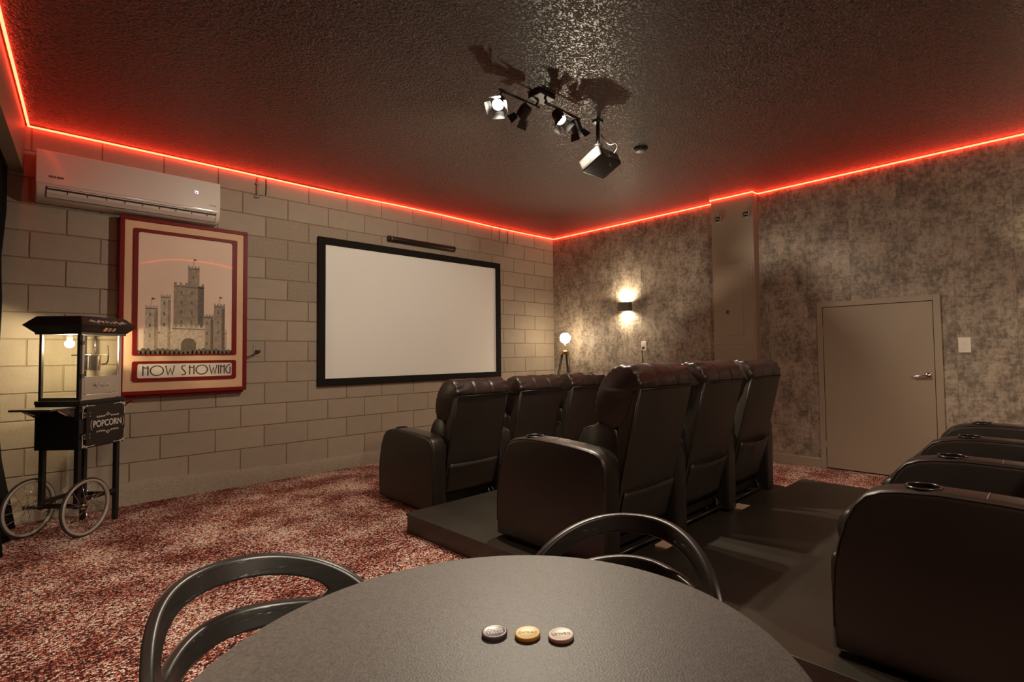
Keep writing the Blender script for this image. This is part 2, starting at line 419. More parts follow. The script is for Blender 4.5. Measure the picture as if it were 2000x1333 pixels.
# wallpaper strips on the right wall
edges = [0.0, -0.394, -0.79, -1.195, -1.605, -2.02, -2.45, -2.86, -3.27, -3.68, -4.09, -4.5, -4.91, -5.32, -5.73, -6.14, -6.55, -6.96, YB]
for i in range(len(edges) - 1):
    y0, y1 = edges[i + 1], edges[i]
    o = MB().box(-0.0022, 0.0, y0 + 0.0006, y1 - 0.0006, 0, CZ).build('wallpaper_strip', 'wallpaper', wall_right)

# column with the electrical panel
PX = -0.12
col_t = struct(MB().box(PX, 0.0, -3.18, -2.685, 0, CZ, 0.004).build('trim_2', 'paint'))
pan = empty('electrical_panel', (PX, -2.93, 1.28)); tag(pan, 'painted electrical panel with small door and latch on the column', 'panel')
MB().box(-0.006, 0.0, -0.228, 0.232, 0.0, 0.915, 0.003).build('cover_plate', 'trim_paint', pan)
dr = MB().box(-0.011, -0.006, -0.112, 0.098, 0.098, 0.65, 0.002).build('panel_door', 'trim_paint', pan)
MB().box(-0.015, -0.011, 0.045, 0.085, 0.345, 0.39, 0.002).build('latch', 'grey_metal', dr)
mb = MB(); mb.box(-0.017, -0.015, 0.058, 0.074, 0.355, 0.38); mb.build('latch_recess', 'ac_dark', dr)
for yy, zz in ((-0.205, 0.55), (-0.205, 0.04), (0.21, 0.04), (-0.205, 0.88)):
    MB().lathe([(0.006, 0), (0.004, 0.003)], 10, Matrix.Translation((-0.006, yy, zz)) @ Matrix.Rotation(-PI / 2, 4, 'Y')).build('screw', 'grey_metal', pan)
MB().box(-0.010, -0.006, -0.192, -0.180, 0.30, 0.88, 0.001).build('edge_strip', 'trim_paint', pan)
# two open conduit boxes at the top of the column
for nm, yy, zz, lab in (('conduit_box', -2.775, 2.73, 'small open metal conduit box high on column, nearer the screen wall'), ('conduit_box', -3.105, 2.725, 'small open metal conduit box high on column, on the door side')):
    e = empty(nm, (PX, yy, zz)); tag(e, lab, 'conduit box')
    mb = MB(); mb.box(-0.03, 0, -0.032, 0.032, -0.034, -0.028); mb.box(-0.03, 0, -0.032, 0.032, 0.028, 0.034); mb.box(-0.03, 0, -0.036, -0.030, -0.034, 0.034); mb.box(-0.03, 0, 0.030, 0.036, -0.034, 0.034)
    mb.build('housing', 'brushed', e)
    MB().box(-0.006, -0.001, -0.03, 0.03, -0.028, 0.028).build('back_plate', 'ac_dark', e)
    MB().tube([(-0.012, 0.0 if yy > -3 else -0.01, 0.034), (-0.012, 0.0 if yy > -3 else -0.012, 0.075)], 0.006, 8).build('conduit_stub', 'brushed', e)
    MB().tube([(-0.018, -0.02, -0.01), (-0.03, 0.0, 0.006), (-0.02, 0.02, -0.008)], 0.004, 8).build('wire', 'white_print', e)

# baseboards on the right wall
def base_board(name, y0, y1):
    struct(MB().prism([(0.0, 0.0), (-0.016, 0.0), (-0.016, 0.085), (-0.010, 0.095), (-0.004, 0.098), (0.0, 0.098)], 'y', y0, y1).build(name, 'trim_paint'))
base_board('baseboard_right', -3.772, -3.18); base_board('baseboard_right.001', -2.685, 0.0); base_board('baseboard_right.002', YB, -4.812)

# door
d = empty('door_1', (0, -4.29, 0)); struct(d)
Y0, Y1, ZT = -0.518, 0.518, 1.69
mb = MB().box(-0.022, 0, Y1 - 0.052, Y1, 0, ZT, 0.003).build('casing', 'trim_paint', d)
mb = MB().box(-0.022, 0, Y0, Y0 + 0.055, 0, ZT, 0.003).build('casing', 'trim_paint', d)
mb = MB().box(-0.022, 0, Y0 + 0.055, Y1 - 0.052, ZT - 0.052, ZT, 0.003).build('casing', 'trim_paint', d)
MB().box(-0.004, 0.0, Y0 + 0.05, Y1 - 0.05, 0.0, ZT - 0.05).build('jamb', 'ac_dark', d)
leaf = MB().box(-0.014, -0.004, Y0 + 0.060, Y1 - 0.057, 0.012, ZT - 0.057, 0.002).build('door_leaf', 'trim_paint', d)
for zz in (1.39, 0.236):
    h = MB().tube([(-0.018, Y1 - 0.056, zz - 0.045), (-0.018, Y1 - 0.056, zz + 0.045)], 0.006, 10); h.box(-0.0155, -0.0135, Y1 - 0.085, Y1 - 0.056, zz - 0.045, zz + 0.045)
    h.build('hinge', 'trim_paint', d)
hd = MB()
hd.lathe([(0.032, 0.0), (0.032, 0.004), (0.027, 0.010), (0.012, 0.012), (0.011, 0.045)], 24, Matrix.Translation((-0.014, -0.405, 0.955)) @ Matrix.Rotation(-PI / 2, 4, 'Y'))
hd.tube(spline([(-0.058, -0.412, 0.956), (-0.060, -0.385, 0.957), (-0.060, -0.345, 0.953), (-0.058, -0.31, 0.947), (-0.054, -0.288, 0.945)], 5, False), 0.0105, 12, r2=0.007)
hd.build('handle', 'chrome', d, smooth=50)

# soffit along the left, its face and foot
sl = 0.0765
def sx(y): return -5.728 + sl * y
mb = MB()
ys = [0.0, -1.5, -3.5, -5.2, YB]
vs = []; fs = []
for y in ys: vs += [(sx(y), y, 2.6), (sx(y), y, CZ), (sx(y) - 0.075, y, CZ), (sx(y) - 0.075, y, 2.6)]
for i in range(len(ys) - 1):
    for j in range(4): fs.append((i * 4 + j, i * 4 + (j + 1) % 4, (i + 1) * 4 + (j + 1) % 4, (i + 1) * 4 + j))
fs += [(0, 1, 2, 3), (16, 17, 18, 19)]
mb.add(vs, fs); struct(mb.build('trim_1', 'paint'))

# ------------------------------------------------------------------ red LED strip round the room
pts = []
ZL = 2.960
def led(y): return sx(y) + 0.020
for i in range(15):
    y = YB + 0.02 + (-0.02 - (YB + 0.02)) * i / 14
    pts.append((led(y), y, ZL + 0.003 * math.sin(i * 2.1)))
left_part = pts[:]
front = []
for i in range(1, 41):
    x = -5.70 + 5.69 * i / 40
    front.append((x, -0.020, ZL + 0.006 * math.sin(x * 2.3 + 0.5) - 0.008 * math.exp(-((x + 5.0) / 0.7) ** 2)))
right = [(-0.020, y, ZL) for y in (-0.05, -0.7, -1.4, -2.1, -2.67)] + [(PX - 0.018, -2.68, ZL + 0.004), (PX - 0.018, -2.9, ZL), (PX - 0.018, -3.185, ZL), (-0.020, -3.194, ZL)] + [(-0.020, y, ZL) for y in (-3.8, -4.5, -5.2, -6.0, YB + 0.012)]
back = [(-0.7 - 0.0, YB + 0.012, ZL), (-2.5, YB + 0.012, ZL), (-4.5, YB + 0.012, ZL), (sx(YB) + 0.02, YB + 0.012, ZL)]
mb = MB(); mb.tube(left_part + front + right + back, 0.0075, 6, cap=False)
tag(mb.build('led_strip', 'led_red'), 'glowing red LED strip running round the top of the walls', 'light strip')

# ------------------------------------------------------------------ seating platform
pf = empty('seating_platform', (-2.7, -4.5, 0)); tag(pf, 'low dark wooden platform under the middle row of recliners', 'platform')
pf2 = empty('seating_platform', (-2.7, -4.5, 0)); tag(pf2, 'slightly higher dark wooden platform under the rear row, nearest the camera', 'platform')
def rel(mb, x0, x1, y0, y1, z0, z1, b=0.0): mb.box(x0 + 2.7, x1 + 2.7, y0 + 4.5, y1 + 4.5, z0, z1, b); return mb
rel(MB(), -3.90, -1.53, -4.0, -2.32, 0.112, 0.13, 0.003).build('deck_panel', 'platform', pf)
rel(MB(), -3.90, -1.28, -6.9, -4.002, 0.132, 0.15, 0.003).build('deck_panel', 'platform', pf2)
rel(MB(), -3.893, -3.873, -4.0, -2.327, 0, 0.112).build('riser_board', 'platform_edge', pf)
rel(MB(), -3.873, -1.557, -2.347, -2.327, 0, 0.112).build('riser_board', 'platform_edge', pf)
rel(MB(), -1.557, -1.537, -4.0, -2.327, 0, 0.112).build('riser_board', 'platform_edge', pf)
rel(MB(), -3.893, -3.873, -6.9, -4.002, 0, 0.132).build('riser_board', 'platform_edge', pf2)
rel(MB(), -1.305, -1.285, -6.9, -4.002, 0, 0.132).build('riser_board', 'platform_edge', pf2)
rel(MB(), -3.873, -1.305, -4.022, -4.002, 0, 0.132).build('riser_board', 'platform_edge', pf2)
for x, lab in ((-2.302, 'pale wooden square on dark platform behind the middle recliner row, farther from table'), (-3.256, 'pale wooden square on dark platform seen through the right chair back')):
    o = MB().box(-0.05, 0.05, -0.045, 0.045, 0, 0.012, 0.002).build('wood_square', 'wood_pale'); o.location = (x, -3.952, 0.1302); o.rotation_euler = (0, 0, 0.05)
    tag(o, lab, 'wood block', 'wooden squares on the platform')

# ------------------------------------------------------------------ recliners
def roll(prof, x0, x1, r=0.06, n=26, pleats=(), wr=0.0, seed=0.0, endmin=0.45, exp=2.4, groove=0.05, puck=0.0):
    """cushion: closed (y,z) outline carried along x, its ends rounded off, with optional pleats and wrinkles"""
    P = spline([Vector(p) for p in prof], 5)
    c = sum(P, Vector((0, 0))) / len(P); m = len(P); vs = []; fs = []
    xs = []
    for i in range(n + 1):
        t = i / n; xs.append(x0 + (x1 - x0) * (0.5 - 0.5 * math.cos(PI * t)) * 0.6 + (x1 - x0) * t * 0.4)
    for p in pleats: xs += [p - 0.012, p, p + 0.012]
    xs = sorted(xs)
    for x in xs:
        dd = min(x - x0, x1 - x)
        s = 1.0
        if dd < r: s = endmin + (1 - endmin) * (1 - (1 - dd / r) ** exp) ** (1 / exp)
        for p in pleats: s *= 1 - groove * math.exp(-((x - p) / 0.009) ** 2)
        for q in P:
            v = q - c
            a = math.atan2(v.y, v.x)
            k = s
            if wr:
                w = noise.noise((x * 9 + seed, q.x * 11, q.y * 11))
                k *= 1 + wr * w
                if puck: k *= 1 + puck * math.exp(-(dd / 0.075) ** 2) * math.sin(a * 22 + 3 * noise.noise((x * 14, seed, a)))
            vs.append((x, c.x + v.x * k, c.y + v.y * k))
    N = len(xs)
    for i in range(N - 1):
        for j in range(m): fs.append((i * m + j, i * m + (j + 1) % m, (i + 1) * m + (j + 1) % m, (i + 1) * m + j))
    fs.append(tuple(reversed(range(m)))); fs.append(tuple((N - 1) * m + j for j in range(m)))
    mb = MB(); mb.add(vs, fs, True); return mb

ARM = [(0.0, 0.02), (0.812, 0.02), (0.812, 0.20), (0.805, 0.30), (0.79, 0.38), (0.765, 0.47), (0.735, 0.53), (0.70, 0.568), (0.655, 0.588), (0.60, 0.598), (0.50, 0.606), (0.35, 0.604), (0.20, 0.596), (0.10, 0.586), (0.055, 0.576), (0.022, 0.555), (0.004, 0.52), (0.0, 0.47)]
CUPY = 0.545
def arm_mesh():
    mb = MB(); mb.prism(ARM, 'x', -0.065, 0.065, 0.024, 4)
    o = mb.build('arm_raw', 'leather', smooth=50)
    cut = MB(); cut.lathe([(0.044, 0.515), (0.044, 0.70)], 32, Matrix.Translation((0, CUPY, 0))); co = cut.build('cut', 'leather')
    md = o.modifiers.new('b', 'BOOLEAN'); md.operation = 'DIFFERENCE'; md.object = co; md.solver = 'EXACT'
    bpy.context.view_layer.update()
    me = bpy.data.meshes.new_from_object(o.evaluated_get(bpy.context.evaluated_depsgraph_get()))
    bpy.data.objects.remove(o); bpy.data.objects.remove(co)
    for p in me.polygons: p.use_smooth = True
    me.set_sharp_from_angle(angle=math.radians(50))
    return me
ARM_ME = arm_mesh()
mb = MB(); mb.lathe([(0.0435, 0.606), (0.0435, 0.530), (0.038, 0.517), (0.001, 0.516)], 32, Matrix.Translation((0, CUPY, 0)), cap0=False, cap1=False)
CUP_O = mb.build('cup_holder', 'cup_black', smooth=50); CUP_ME = CUP_O.data; bpy.data.objects.remove(CUP_O)
mb = MB(); R1 = []
for i in range(36): a = 2 * PI * i / 36; R1.append((0.047 * math.cos(a), CUPY + 0.047 * math.sin(a), 0.6055 + (0.001 if math.sin(a) < 0 else 0)))
mb.tube(R1, 0.0042, 8, closed=True); o = mb.build('cup_rim', 'cup_ring', smooth=60); RIM_ME = o.data; bpy.data.objects.remove(o)
mb = MB(); mb.tube([(-0.048, 0.385, 0.6040), (-0.02, 0.385, 0.6055), (0.02, 0.385, 0.6055), (0.048, 0.385, 0.6040)], 0.0016, 6); o = mb.build('seam', 'stitch'); SEAM_ME = o.data; bpy.data.objects.remove(o)
def piping(side):
    mb = MB(); x = side * 0.061
    pts = [(x, y * 0.994 + 0.003, z * 0.994) for (y, z) in [(0.806, 0.1), (0.806, 0.20), (0.799, 0.30), (0.784, 0.38), (0.759, 0.468), (0.729, 0.526), (0.696, 0.563), (0.65, 0.583), (0.60, 0.592), (0.50, 0.600), (0.35, 0.598), (0.20, 0.590), (0.10, 0.580), (0.055, 0.570), (0.024, 0.55), (0.006, 0.51), (0.004, 0.4)]]
    mb.tube(pts, 0.0028, 6); o = mb.build('piping', 'leather', smooth=60); me = o.data; bpy.data.objects.remove(o); return me
PIPE = {-1: piping(-1), 1: piping(1)}

def obj(me, name, parent, loc=(0, 0, 0)):
    o = bpy.data.objects.new(name, me); COL.objects.link(o); o.parent = parent; o.location = loc; return o
def armrest(parent, x):
    a = obj(ARM_ME, 'armrest', parent, (x, 0, 0))
    obj(CUP_ME, 'cup_holder', a); obj(RIM_ME, 'cup_rim', a); obj(SEAM_ME, 'seam', a); obj(PIPE[-1], 'piping', a); obj(PIPE[1], 'piping', a)
    return a

HEAD = [(0.120, 0.690), (0.152, 0.712), (0.166, 0.775), (0.158, 0.835), (0.130, 0.900), (0.085, 0.958), (0.035, 0.996), (-0.025, 1.010), (-0.080, 0.992), (-0.115, 0.955), (-0.128, 0.905), (-0.115, 0.885), (-0.075, 0.86), (-0.045, 0.78), (0.015, 0.685), (0.07, 0.675)]
LUMB = [(0.10, 0.40), (0.20, 0.41), (0.240, 0.48), (0.245, 0.56), (0.218, 0.640), (0.178, 0.692), (0.12, 0.712), (0.05, 0.70), (0.005, 0.62), (0.01, 0.48)]
SEAT = [(0.16, 0.30), (0.30, 0.285), (0.60, 0.285), (0.76, 0.29), (0.815, 0.33), (0.83, 0.40), (0.805, 0.455), (0.74, 0.475), (0.60, 0.470), (0.40, 0.455), (0.25, 0.445), (0.17, 0.42)]
FOOT = [(0.775, 0.10), (0.83, 0.095), (0.85, 0.15), (0.852, 0.24), (0.845, 0.30), (0.80, 0.315), (0.77, 0.29), (0.76, 0.2)]
SHELL = [(0.055, 0.17), (-0.01, 0.43), (-0.07, 0.67), (-0.122, 0.885), (-0.10, 0.905), (-0.03, 0.87), (0.02, 0.70), (0.07, 0.50), (0.13, 0.30), (0.13, 0.17)]
def make_recliner(left_arm, pocket):
    t = empty('leather_recliner')
    roll(SEAT, -0.257, 0.257, 0.05, 18, wr=0.03, seed=2, endmin=0.8).build('seat_cushion', 'leather', t, smooth=60)
    roll(FOOT, -0.255, 0.255, 0.04, 40, wr=0.03, seed=5, endmin=0.75, puck=0.02).build('footrest', 'leather', t, smooth=60)
    roll(LUMB, -0.258, 0.258, 0.045, 26, wr=0.04, seed=8, endmin=0.88, puck=0.012).build('lumbar_cushion', 'leather', t, smooth=60)
    roll(HEAD, -0.259, 0.259, 0.045, 48, pleats=(-0.085, 0.085), wr=0.05, seed=3 + pocket, endmin=0.90, groove=0.04, puck=0.03).build('head_cushion', 'leather_head', t, smooth=60)
    sh = MB(); sh.prism(SHELL, 'x', -0.252, 0.252, 0.014, 3); sh = sh.build('back_shell', 'leather_rear', t, smooth=50)
    # stitched edge where the head cushion meets the rear panel
    mb = MB(); mb.tube([(-0.245, -0.124, 0.884), (0, -0.126, 0.884), (0.245, -0.124, 0.884)], 0.0035, 6); mb.build('piping', 'leather', sh)
    mb = MB(); mb.tube([(-0.252, -0.110, 0.87), (-0.254, -0.06, 0.66), (-0.254, 0.0, 0.42), (-0.252, 0.05, 0.19)], 0.003, 6); mb.build('piping', 'leather', sh)
    mb = MB(); mb.tube([(0.252, -0.110, 0.87), (0.254, -0.06, 0.66), (0.254, 0.0, 0.42), (0.252, 0.05, 0.19)], 0.003, 6); mb.build('piping', 'leather', sh)
    # rear pocket
    top = (0.36, 0.40, 0.45)[pocket]; bulge = (0.010, 0.030, 0.036)[pocket]; sag = (0.005, 0.012, 0.02)[pocket]
    vs = []; fs = []; nu, nv = 18, 8
    for j in range(nv + 1):
        v = j / nv
        for i in range(nu + 1):
            u = i / nu; x = -0.235 + 0.47 * u
            zz = 0.14 + (top - 0.14) * v - (sag * math.sin(PI * u) * v)
            yb = 0.062 - (zz - 0.14) * 0.27
            w = math.sin(PI * u) ** 0.5
            vs.append((x, yb - 0.004 - bulge * w * v ** 1.3 - 0.006 * noise.noise((x * 14, zz * 10, pocket)) * w, zz))
    for j in range(nv):
        for i in range(nu): fs.append((j * (nu + 1) + i, j * (nu + 1) + i + 1, (j + 1) * (nu + 1) + i + 1, (j + 1) * (nu + 1) + i))
    mb = MB(); mb.add(vs, fs, True); po = mb.build('rear_pocket', 'leather_rear', t)
    md = po.modifiers.new('s', 'SOLIDIFY'); md.thickness = 0.004
    mb = MB(); mb.tube([vs[nv * (nu + 1) + i] for i in range(nu + 1)], 0.0026, 6); mb.build('pocket_hem', 'leather', po)
    # base and mechanism
    mb = MB(); mb.box(-0.255, 0.255, 0.10, 0.76, 0.05, 0.26, 0.01); mb.build('base_box', 'velvet_black', t)
    mb = MB(); mb.tube([(-0.24, 0.04, 0.05), (0.24, 0.04, 0.05)], 0.010, 8); mb.tube([(-0.24, 0.04, 0.05), (-0.24, 0.12, 0.12)], 0.008, 8); mb.tube([(0.24, 0.04, 0.05), (0.24, 0.12, 0.12)], 0.008, 8)
    mb.tube([(0.18, 0.03, 0.03), (0.18, 0.05, 0.10)], 0.006, 8); mb.build('steel_mechanism', 'black_metal', t)
    for fx in (-0.22, 0.22):
        for fy in (0.14, 0.70): MB().lathe([(0.022, 0), (0.018, 0.05)], 12, Matrix.Translation((fx, fy, 0))).build('foot', 'black_plastic', t)
    armrest(t, 0.325)
    if left_arm: armrest(t, -0.325)
    return t
protoA = {p: None for p in range(3)}
ROWS = [(-3.21, -2.18, 0.0, 'front', (0, 0, 0)), (-3.40, -3.95, 0.13, 'middle', (0, 1, 2)), (-3.42, -5.755, 0.15, 'rear', (0, 1, 2))]
LABELS = {
 'front': ['brown leather recliner in front row nearest popcorn cart, left arm visible on the carpet', 'middle brown leather recliner of the front row before the screen', 'front-row leather recliner farthest right, below the glowing globe lamp'],
 'middle': ['large leather recliner on the platform with broad side arm, just beyond the table', 'centre leather recliner of the middle row with sagging rear pocket', 'middle-row leather recliner nearest the door, its tall back against the wallpaper'],
 'rear': ['rear-row recliner at the right edge with dark side arm nearest camera', 'second rear-row recliner from the camera, only arms visible at right edge', 'rear-row recliner farthest from camera, arm tops before the door']}
made = {}
for (cx, y0, z0, row, pk) in ROWS:
    for i in range(3):
        key = (i == 0, pk[i])
        if key in made: t = copy_tree(made[key])
        else: t = make_recliner(*key); made[key] = t
        t.location = (cx + 0.65 * i, y0, z0)
        tag(t, LABELS[row][i], 'recliner', 'leather recliners in %s row' % row)

# ------------------------------------------------------------------ projector screen, soundbar
s = empty('projector_screen', (-2.34, 0, 0.87)); tag(s, 'wide white projector screen in black velvet frame on block wall', 'projector screen')
x0, x1, zb, zt = -1.235, 1.235, 0.02, 1.585; ff = 0.075; yf = -0.045
for nm, a in (('frame_rail', (x0, x1, zt - ff, zt)), ('frame_rail', (x0, x1, zb, zb + ff)), ('frame_stile', (x0, x0 + ff, zb + ff, zt - ff)), ('frame_stile', (x1 - ff, x1, zb + ff, zt - ff))):
    MB().box(a[0], a[1], yf, -0.005, a[2], a[3], 0.004).build(nm, 'velvet_black', s)
MB().box(x0 + ff - 0.01, x1 - ff + 0.01, -0.022, -0.015, zb + ff - 0.01, zt - ff + 0.01).build('screen_fabric', 'screen_white', s)
sb = empty('soundbar', (-2.325, -0.035, 2.553)); tag(sb, 'slim black soundbar mounted above the projector screen', 'soundbar')
pr = [(0.030 * math.cos(2 * PI * k / 20) * 1.1, 0.033 * math.sin(2 * PI * k / 20)) for k in range(20)]
MB().prism(pr, 'x', -0.455, 0.455, 0.006, 2).build('body', 'black_metal', sb, smooth=40)
MB().prism([(p[0] * 1.04, p[1] * 1.04) for p in pr], 'x', -0.462, -0.430, 0.004, 2).build('end_cap', 'black_plastic', sb, smooth=40)
MB().prism([(p[0] * 1.04, p[1] * 1.04) for p in pr], 'x', 0.430, 0.462, 0.004, 2).build('end_cap', 'black_plastic', sb, smooth=40)
MB().box(-0.432, -0.427, -0.036, -0.028, -0.022, 0.022).build('light_bar', 'brushed', sb)

# ------------------------------------------------------------------ air conditioner
ac = empty('air_conditioner', (-5.085, 0, 2.39)); tag(ac, 'white wall-mounted split air conditioner below the red LED strip', 'air conditioner')
W2 = 0.585
body = [(0.0, 0.0), (-0.06, 0.0), (-0.135, 0.012), (-0.18, 0.045), (-0.198, 0.09), (-0.200, 0.12), (-0.19, 0.355), (-0.17, 0.362), (0.0, 0.362)]
MB().prism(body, 'x', -W2, W2, 0.012, 3).build('body', 'ac_white', ac, smooth=35)
fp = MB().prism([(-0.19, 0.115), (-0.206, 0.112), (-0.2055, 0.24), (-0.197, 0.358), (-0.19, 0.362)], 'x', -W2 + 0.002, W2 - 0.002, 0.003, 2).build('front_panel', 'ac_white', ac, smooth=35)
# air outlet slot, louver, vanes
MB().prism([(-0.150, 0.018), (-0.186, 0.046), (-0.2015, 0.092), (-0.19, 0.095), (-0.14, 0.03)], 'x', -W2 + 0.055, W2 - 0.03, 0.0).build('air_outlet', 'ac_dark', ac)
lv = MB().prism([(-0.158, 0.020), (-0.1935, 0.048), (-0.2035, 0.066), (-0.198, 0.068), (-0.186, 0.052), (-0.152, 0.026)], 'x', -W2 + 0.06, W2 - 0.035, 0.0).build('louver', 'ac_white', ac)
MB().prism([(-0.2025, 0.080), (-0.2045, 0.083), (-0.2035, 0.088), (-0.1995, 0.086)], 'x', -W2 + 0.062, W2 - 0.037, 0.0).build('upper_louver', 'ac_white', ac)
for i in range(9):
    xx = -W2 + 0.17 + i * 0.112
    MB().box(xx, xx + 0.006, -0.2045, -0.19, 0.040 + 0.012, 0.071).build('vane', 'ac_dark', ac)
Mx = lambda x, y, z, tilt=0.0: Matrix.Translation((x, y, z)) @ Matrix.Rotation(PI / 2 + tilt, 4, 'X')
text_obj('brand_mark', 'PIONEER', 0.021, 'ac_dark', Mx(-0.475, -0.2068, 0.165), fp, sx=1.0, bold=0.0006)
text_obj('model_mark', 'INVERTER', 0.012, 'grey_metal', Mx(0.525, -0.2068, 0.150), fp, bold=0.0003)
text_obj('temperature_display', '72', 0.034, 'display', Mx(0.404, -0.2058, 0.245, -0.01), fp, sx=0.9)

# ------------------------------------------------------------------ light box poster
po = empty('poster_cabinet', (-4.714, 0, 0.898)); tag(po, 'red and cream framed poster cabinet with castle picture and NOW SHOWING plate', 'poster')
HW = 0.464; H = 1.474; D = -0.10
MB().box(-HW + 0.02, HW - 0.02, -0.075, 0, -0.018, H - 0.02, 0.003).build('back_box', 'red_paint', po)
for a in ((-HW, HW, H - 0.033, H), (-HW, HW, 0, 0.033)):
    MB().box(a[0], a[1], D, -0.04, a[2], a[3], 0.004).build('outer_rail', 'red_paint', po)
for a in ((-HW, -HW + 0.033, 0.033, H - 0.033), (HW - 0.033, HW, 0.033, H - 0.033)):
    MB().box(a[0], a[1], D, -0.04, a[2], a[3], 0.004).build('outer_stile', 'red_paint', po)
MB().box(-HW + 0.03, HW - 0.03, D + 0.008, -0.05, 0.03, H - 0.03).build('cream_board', 'cream', po)
# picture window
def rrect(x0, x1, z0, z1, r, n=5):
    out = []
    for cx, cz, a0 in ((x1 - r, z1 - r, 0), (x0 + r, z1 - r, PI / 2), (x0 + r, z0 + r, PI), (x1 - r, z0 + r, 1.5 * PI)):
        for k in range(n + 1): a = a0 + PI / 2 * k / n; out.append((cx + r * math.cos(a), cz + r * math.sin(a)))
    return out
def ring_frame(name, outer, inner, y0, y1, m, parent):
    n = len(outer); vs = []; fs = []
    for p in outer: vs.append((p[0], y0, p[1]))
    for p in inner: vs.append((p[0], y0, p[1]))
    for p in outer: vs.append((p[0], y1, p[1]))
    for p in inner: vs.append((p[0], y1, p[1]))
    for i in range(n):
        j = (i + 1) % n
        fs += [(i, j, n + j, n + i), (i, 2 * n + i, 2 * n + j, j), (n + i, n + j, 3 * n + j, 3 * n + i)]
    mb = MB(); mb.add(vs, fs); return mb.build(name, m, parent)
px0, px1, pz0, pz1 = -0.343, 0.340, 1.236 - 0.898, 2.250 - 0.898
ring_frame('picture_frame', rrect(px0 - 0.031, px1 + 0.036, pz0 - 0.012, pz1 + 0.028, 0.012), rrect(px0, px1, pz0, pz1, 0.02), D - 0.006, D + 0.012, 'red_paint', po)
pic = empty('castle_picture'); pic.parent = po
MB().box(px0 - 0.005, px1 + 0.005, D + 0.003, D + 0.006, pz0 - 0.005, pz1 + 0.005).build('sky_print', 'sky_print', pic)
# plain, invented fortress: square crenellated towers in flat sepia print
mb = MB()
yb = D + 0.003
def quad(x0, x1, z0, z1, lay, m): mb.cm = m; y = yb - 0.0002 * lay; mb.poly([(x0, y, z0), (x1, y, z0), (x1, y, z1), (x0, y, z1)])
def tri(pts, lay, m): mb.cm = m; y = yb - 0.0002 * lay; mb.poly([(p[0], y, p[1]) for p in pts])
def cren(x0, x1, z0, z1, lay, m, nm):
    quad(x0, x1, z0, z1, lay, m); w = (x1 - x0) / (2 * nm - 1)
    for i in range(nm): quad(x0 + 2 * i * w, x0 + (2 * i + 1) * w, z1, z1 + w * 1.1, lay, m)
    quad(x0, x1, z1 - 0.020, z1 - 0.012, lay + 1, 2)
def slit(x, z, lay, h=0.028): quad(x - 0.005, x + 0.005, z, z + h, lay, 2)
g0 = pz0 - 0.004
cren(-0.30, 0.30, g0, g0 + 0.20, 1, 0, 15)
cren(-0.10, 0.12, g0, g0 + 0.60, 2, 1, 6)
quad(0.075, 0.12, g0, g0 + 0.60, 3, 2)
for tx, hh, w_, ly in ((-0.25, 0.40, 0.085, 3), (0.24, 0.44, 0.085, 3), (-0.155, 0.50, 0.07, 4), (0.155, 0.34, 0.08, 4)):
    cren(tx - w_ / 2, tx + w_ / 2, g0, g0 + hh, ly, 0 if tx < 0 else 1, 4)
    quad(tx + w_ * 0.22, tx + w_ / 2, g0, g0 + hh - 0.03, ly + 1, 1 if tx < 0 else 2)
    for k in range(3): slit(tx - 0.01, g0 + hh - 0.08 - 0.09 * k, ly + 2)
for k in range(4):
    slit(-0.045, g0 + 0.52 - 0.085 * k, 5); slit(0.03, g0 + 0.52 - 0.085 * k, 5)
cren(0.0, 0.085, g0 + 0.60, g0 + 0.76, 1, 1, 4); slit(0.04, g0 + 0.66, 3)
for tx, zz in ((-0.25, g0 + 0.41), (0.24, g0 + 0.45), (0.042, g0 + 0.77)):
    quad(tx - 0.0015, tx + 0.0015, zz, zz + 0.07, 4, 2); tri([(tx, zz + 0.07), (tx + 0.028, zz + 0.058), (tx, zz + 0.046)], 4, 2)
cren(-0.11, 0.13, g0, g0 + 0.235, 7, 0, 7)
arch = [(-0.045, g0)] + [(0.01 + 0.055 * math.cos(a), g0 + 0.085 + 0.055 * math.sin(a)) for a in [PI - PI * k / 10 for k in range(11)]] + [(0.065, g0)]
tri(arch, 9, 2)
for k in range(22):
    xx = -0.335 + 0.0325 * k; hh = 0.035 + 0.022 * random.random()
    tri([(xx - 0.024, g0)] + [(xx + 0.024 * math.cos(a), g0 + hh * math.sin(a)) for a in [PI - PI * q / 7 for q in range(8)]] + [(xx + 0.024, g0)], 11, 2)
mb.build('fortress_print', ['stone_light', 'stone_mid', 'stone_dark'], pic)
gl = MB().box(px0 - 0.004, px1 + 0.004, -0.0004, 0.0004, 0, pz1 - pz0).build('glass_pane', 'poster_glass', po)
gl.location = (0, D - 0.001, pz0); gl.rotation_euler = (0.006, 0, 0)
# NOW SHOWING plate
bx0, bx1, bz0, bz1 = -0.373, 0.375, 1.008 - 0.898, 1.176 - 0.898
wx0, wx1, wz0, wz1 = -0.340, 0.342, 1.036 - 0.898, 1.155 - 0.898
ring_frame('plate_frame', rrect(bx0, bx1, bz0, bz1, 0.016), rrect(wx0, wx1, wz0, wz1, 0.014), D - 0.006, D + 0.012, 'red_paint', po)
pl = MB().box(wx0 - 0.003, wx1 + 0.003, D, D + 0.006, wz0 - 0.003, wz1 + 0.003).build('title_plate', 'poster_plate', po)
lt = MB(); hgt = 0.080; base = wz0 + 0.020; sw = 0.0082
def L(strokes, x, w):
    for st in strokes:
        cl = st[0] == 'o'
        p = st[1:] if cl else st
        ribbon(lt, [(x + q[0] * w, base + q[1] * hgt) for q in p], sw, Matrix.Translation((0, D, 0)) @ Matrix.Rotation(PI / 2, 4, 'X'), 0.002, cl)
ell = ['o'] + [(0.5 + 0.47 * math.cos(2 * PI * k / 28), 0.5 + 0.5 * math.sin(2 * PI * k / 28)) for k in range(28)]
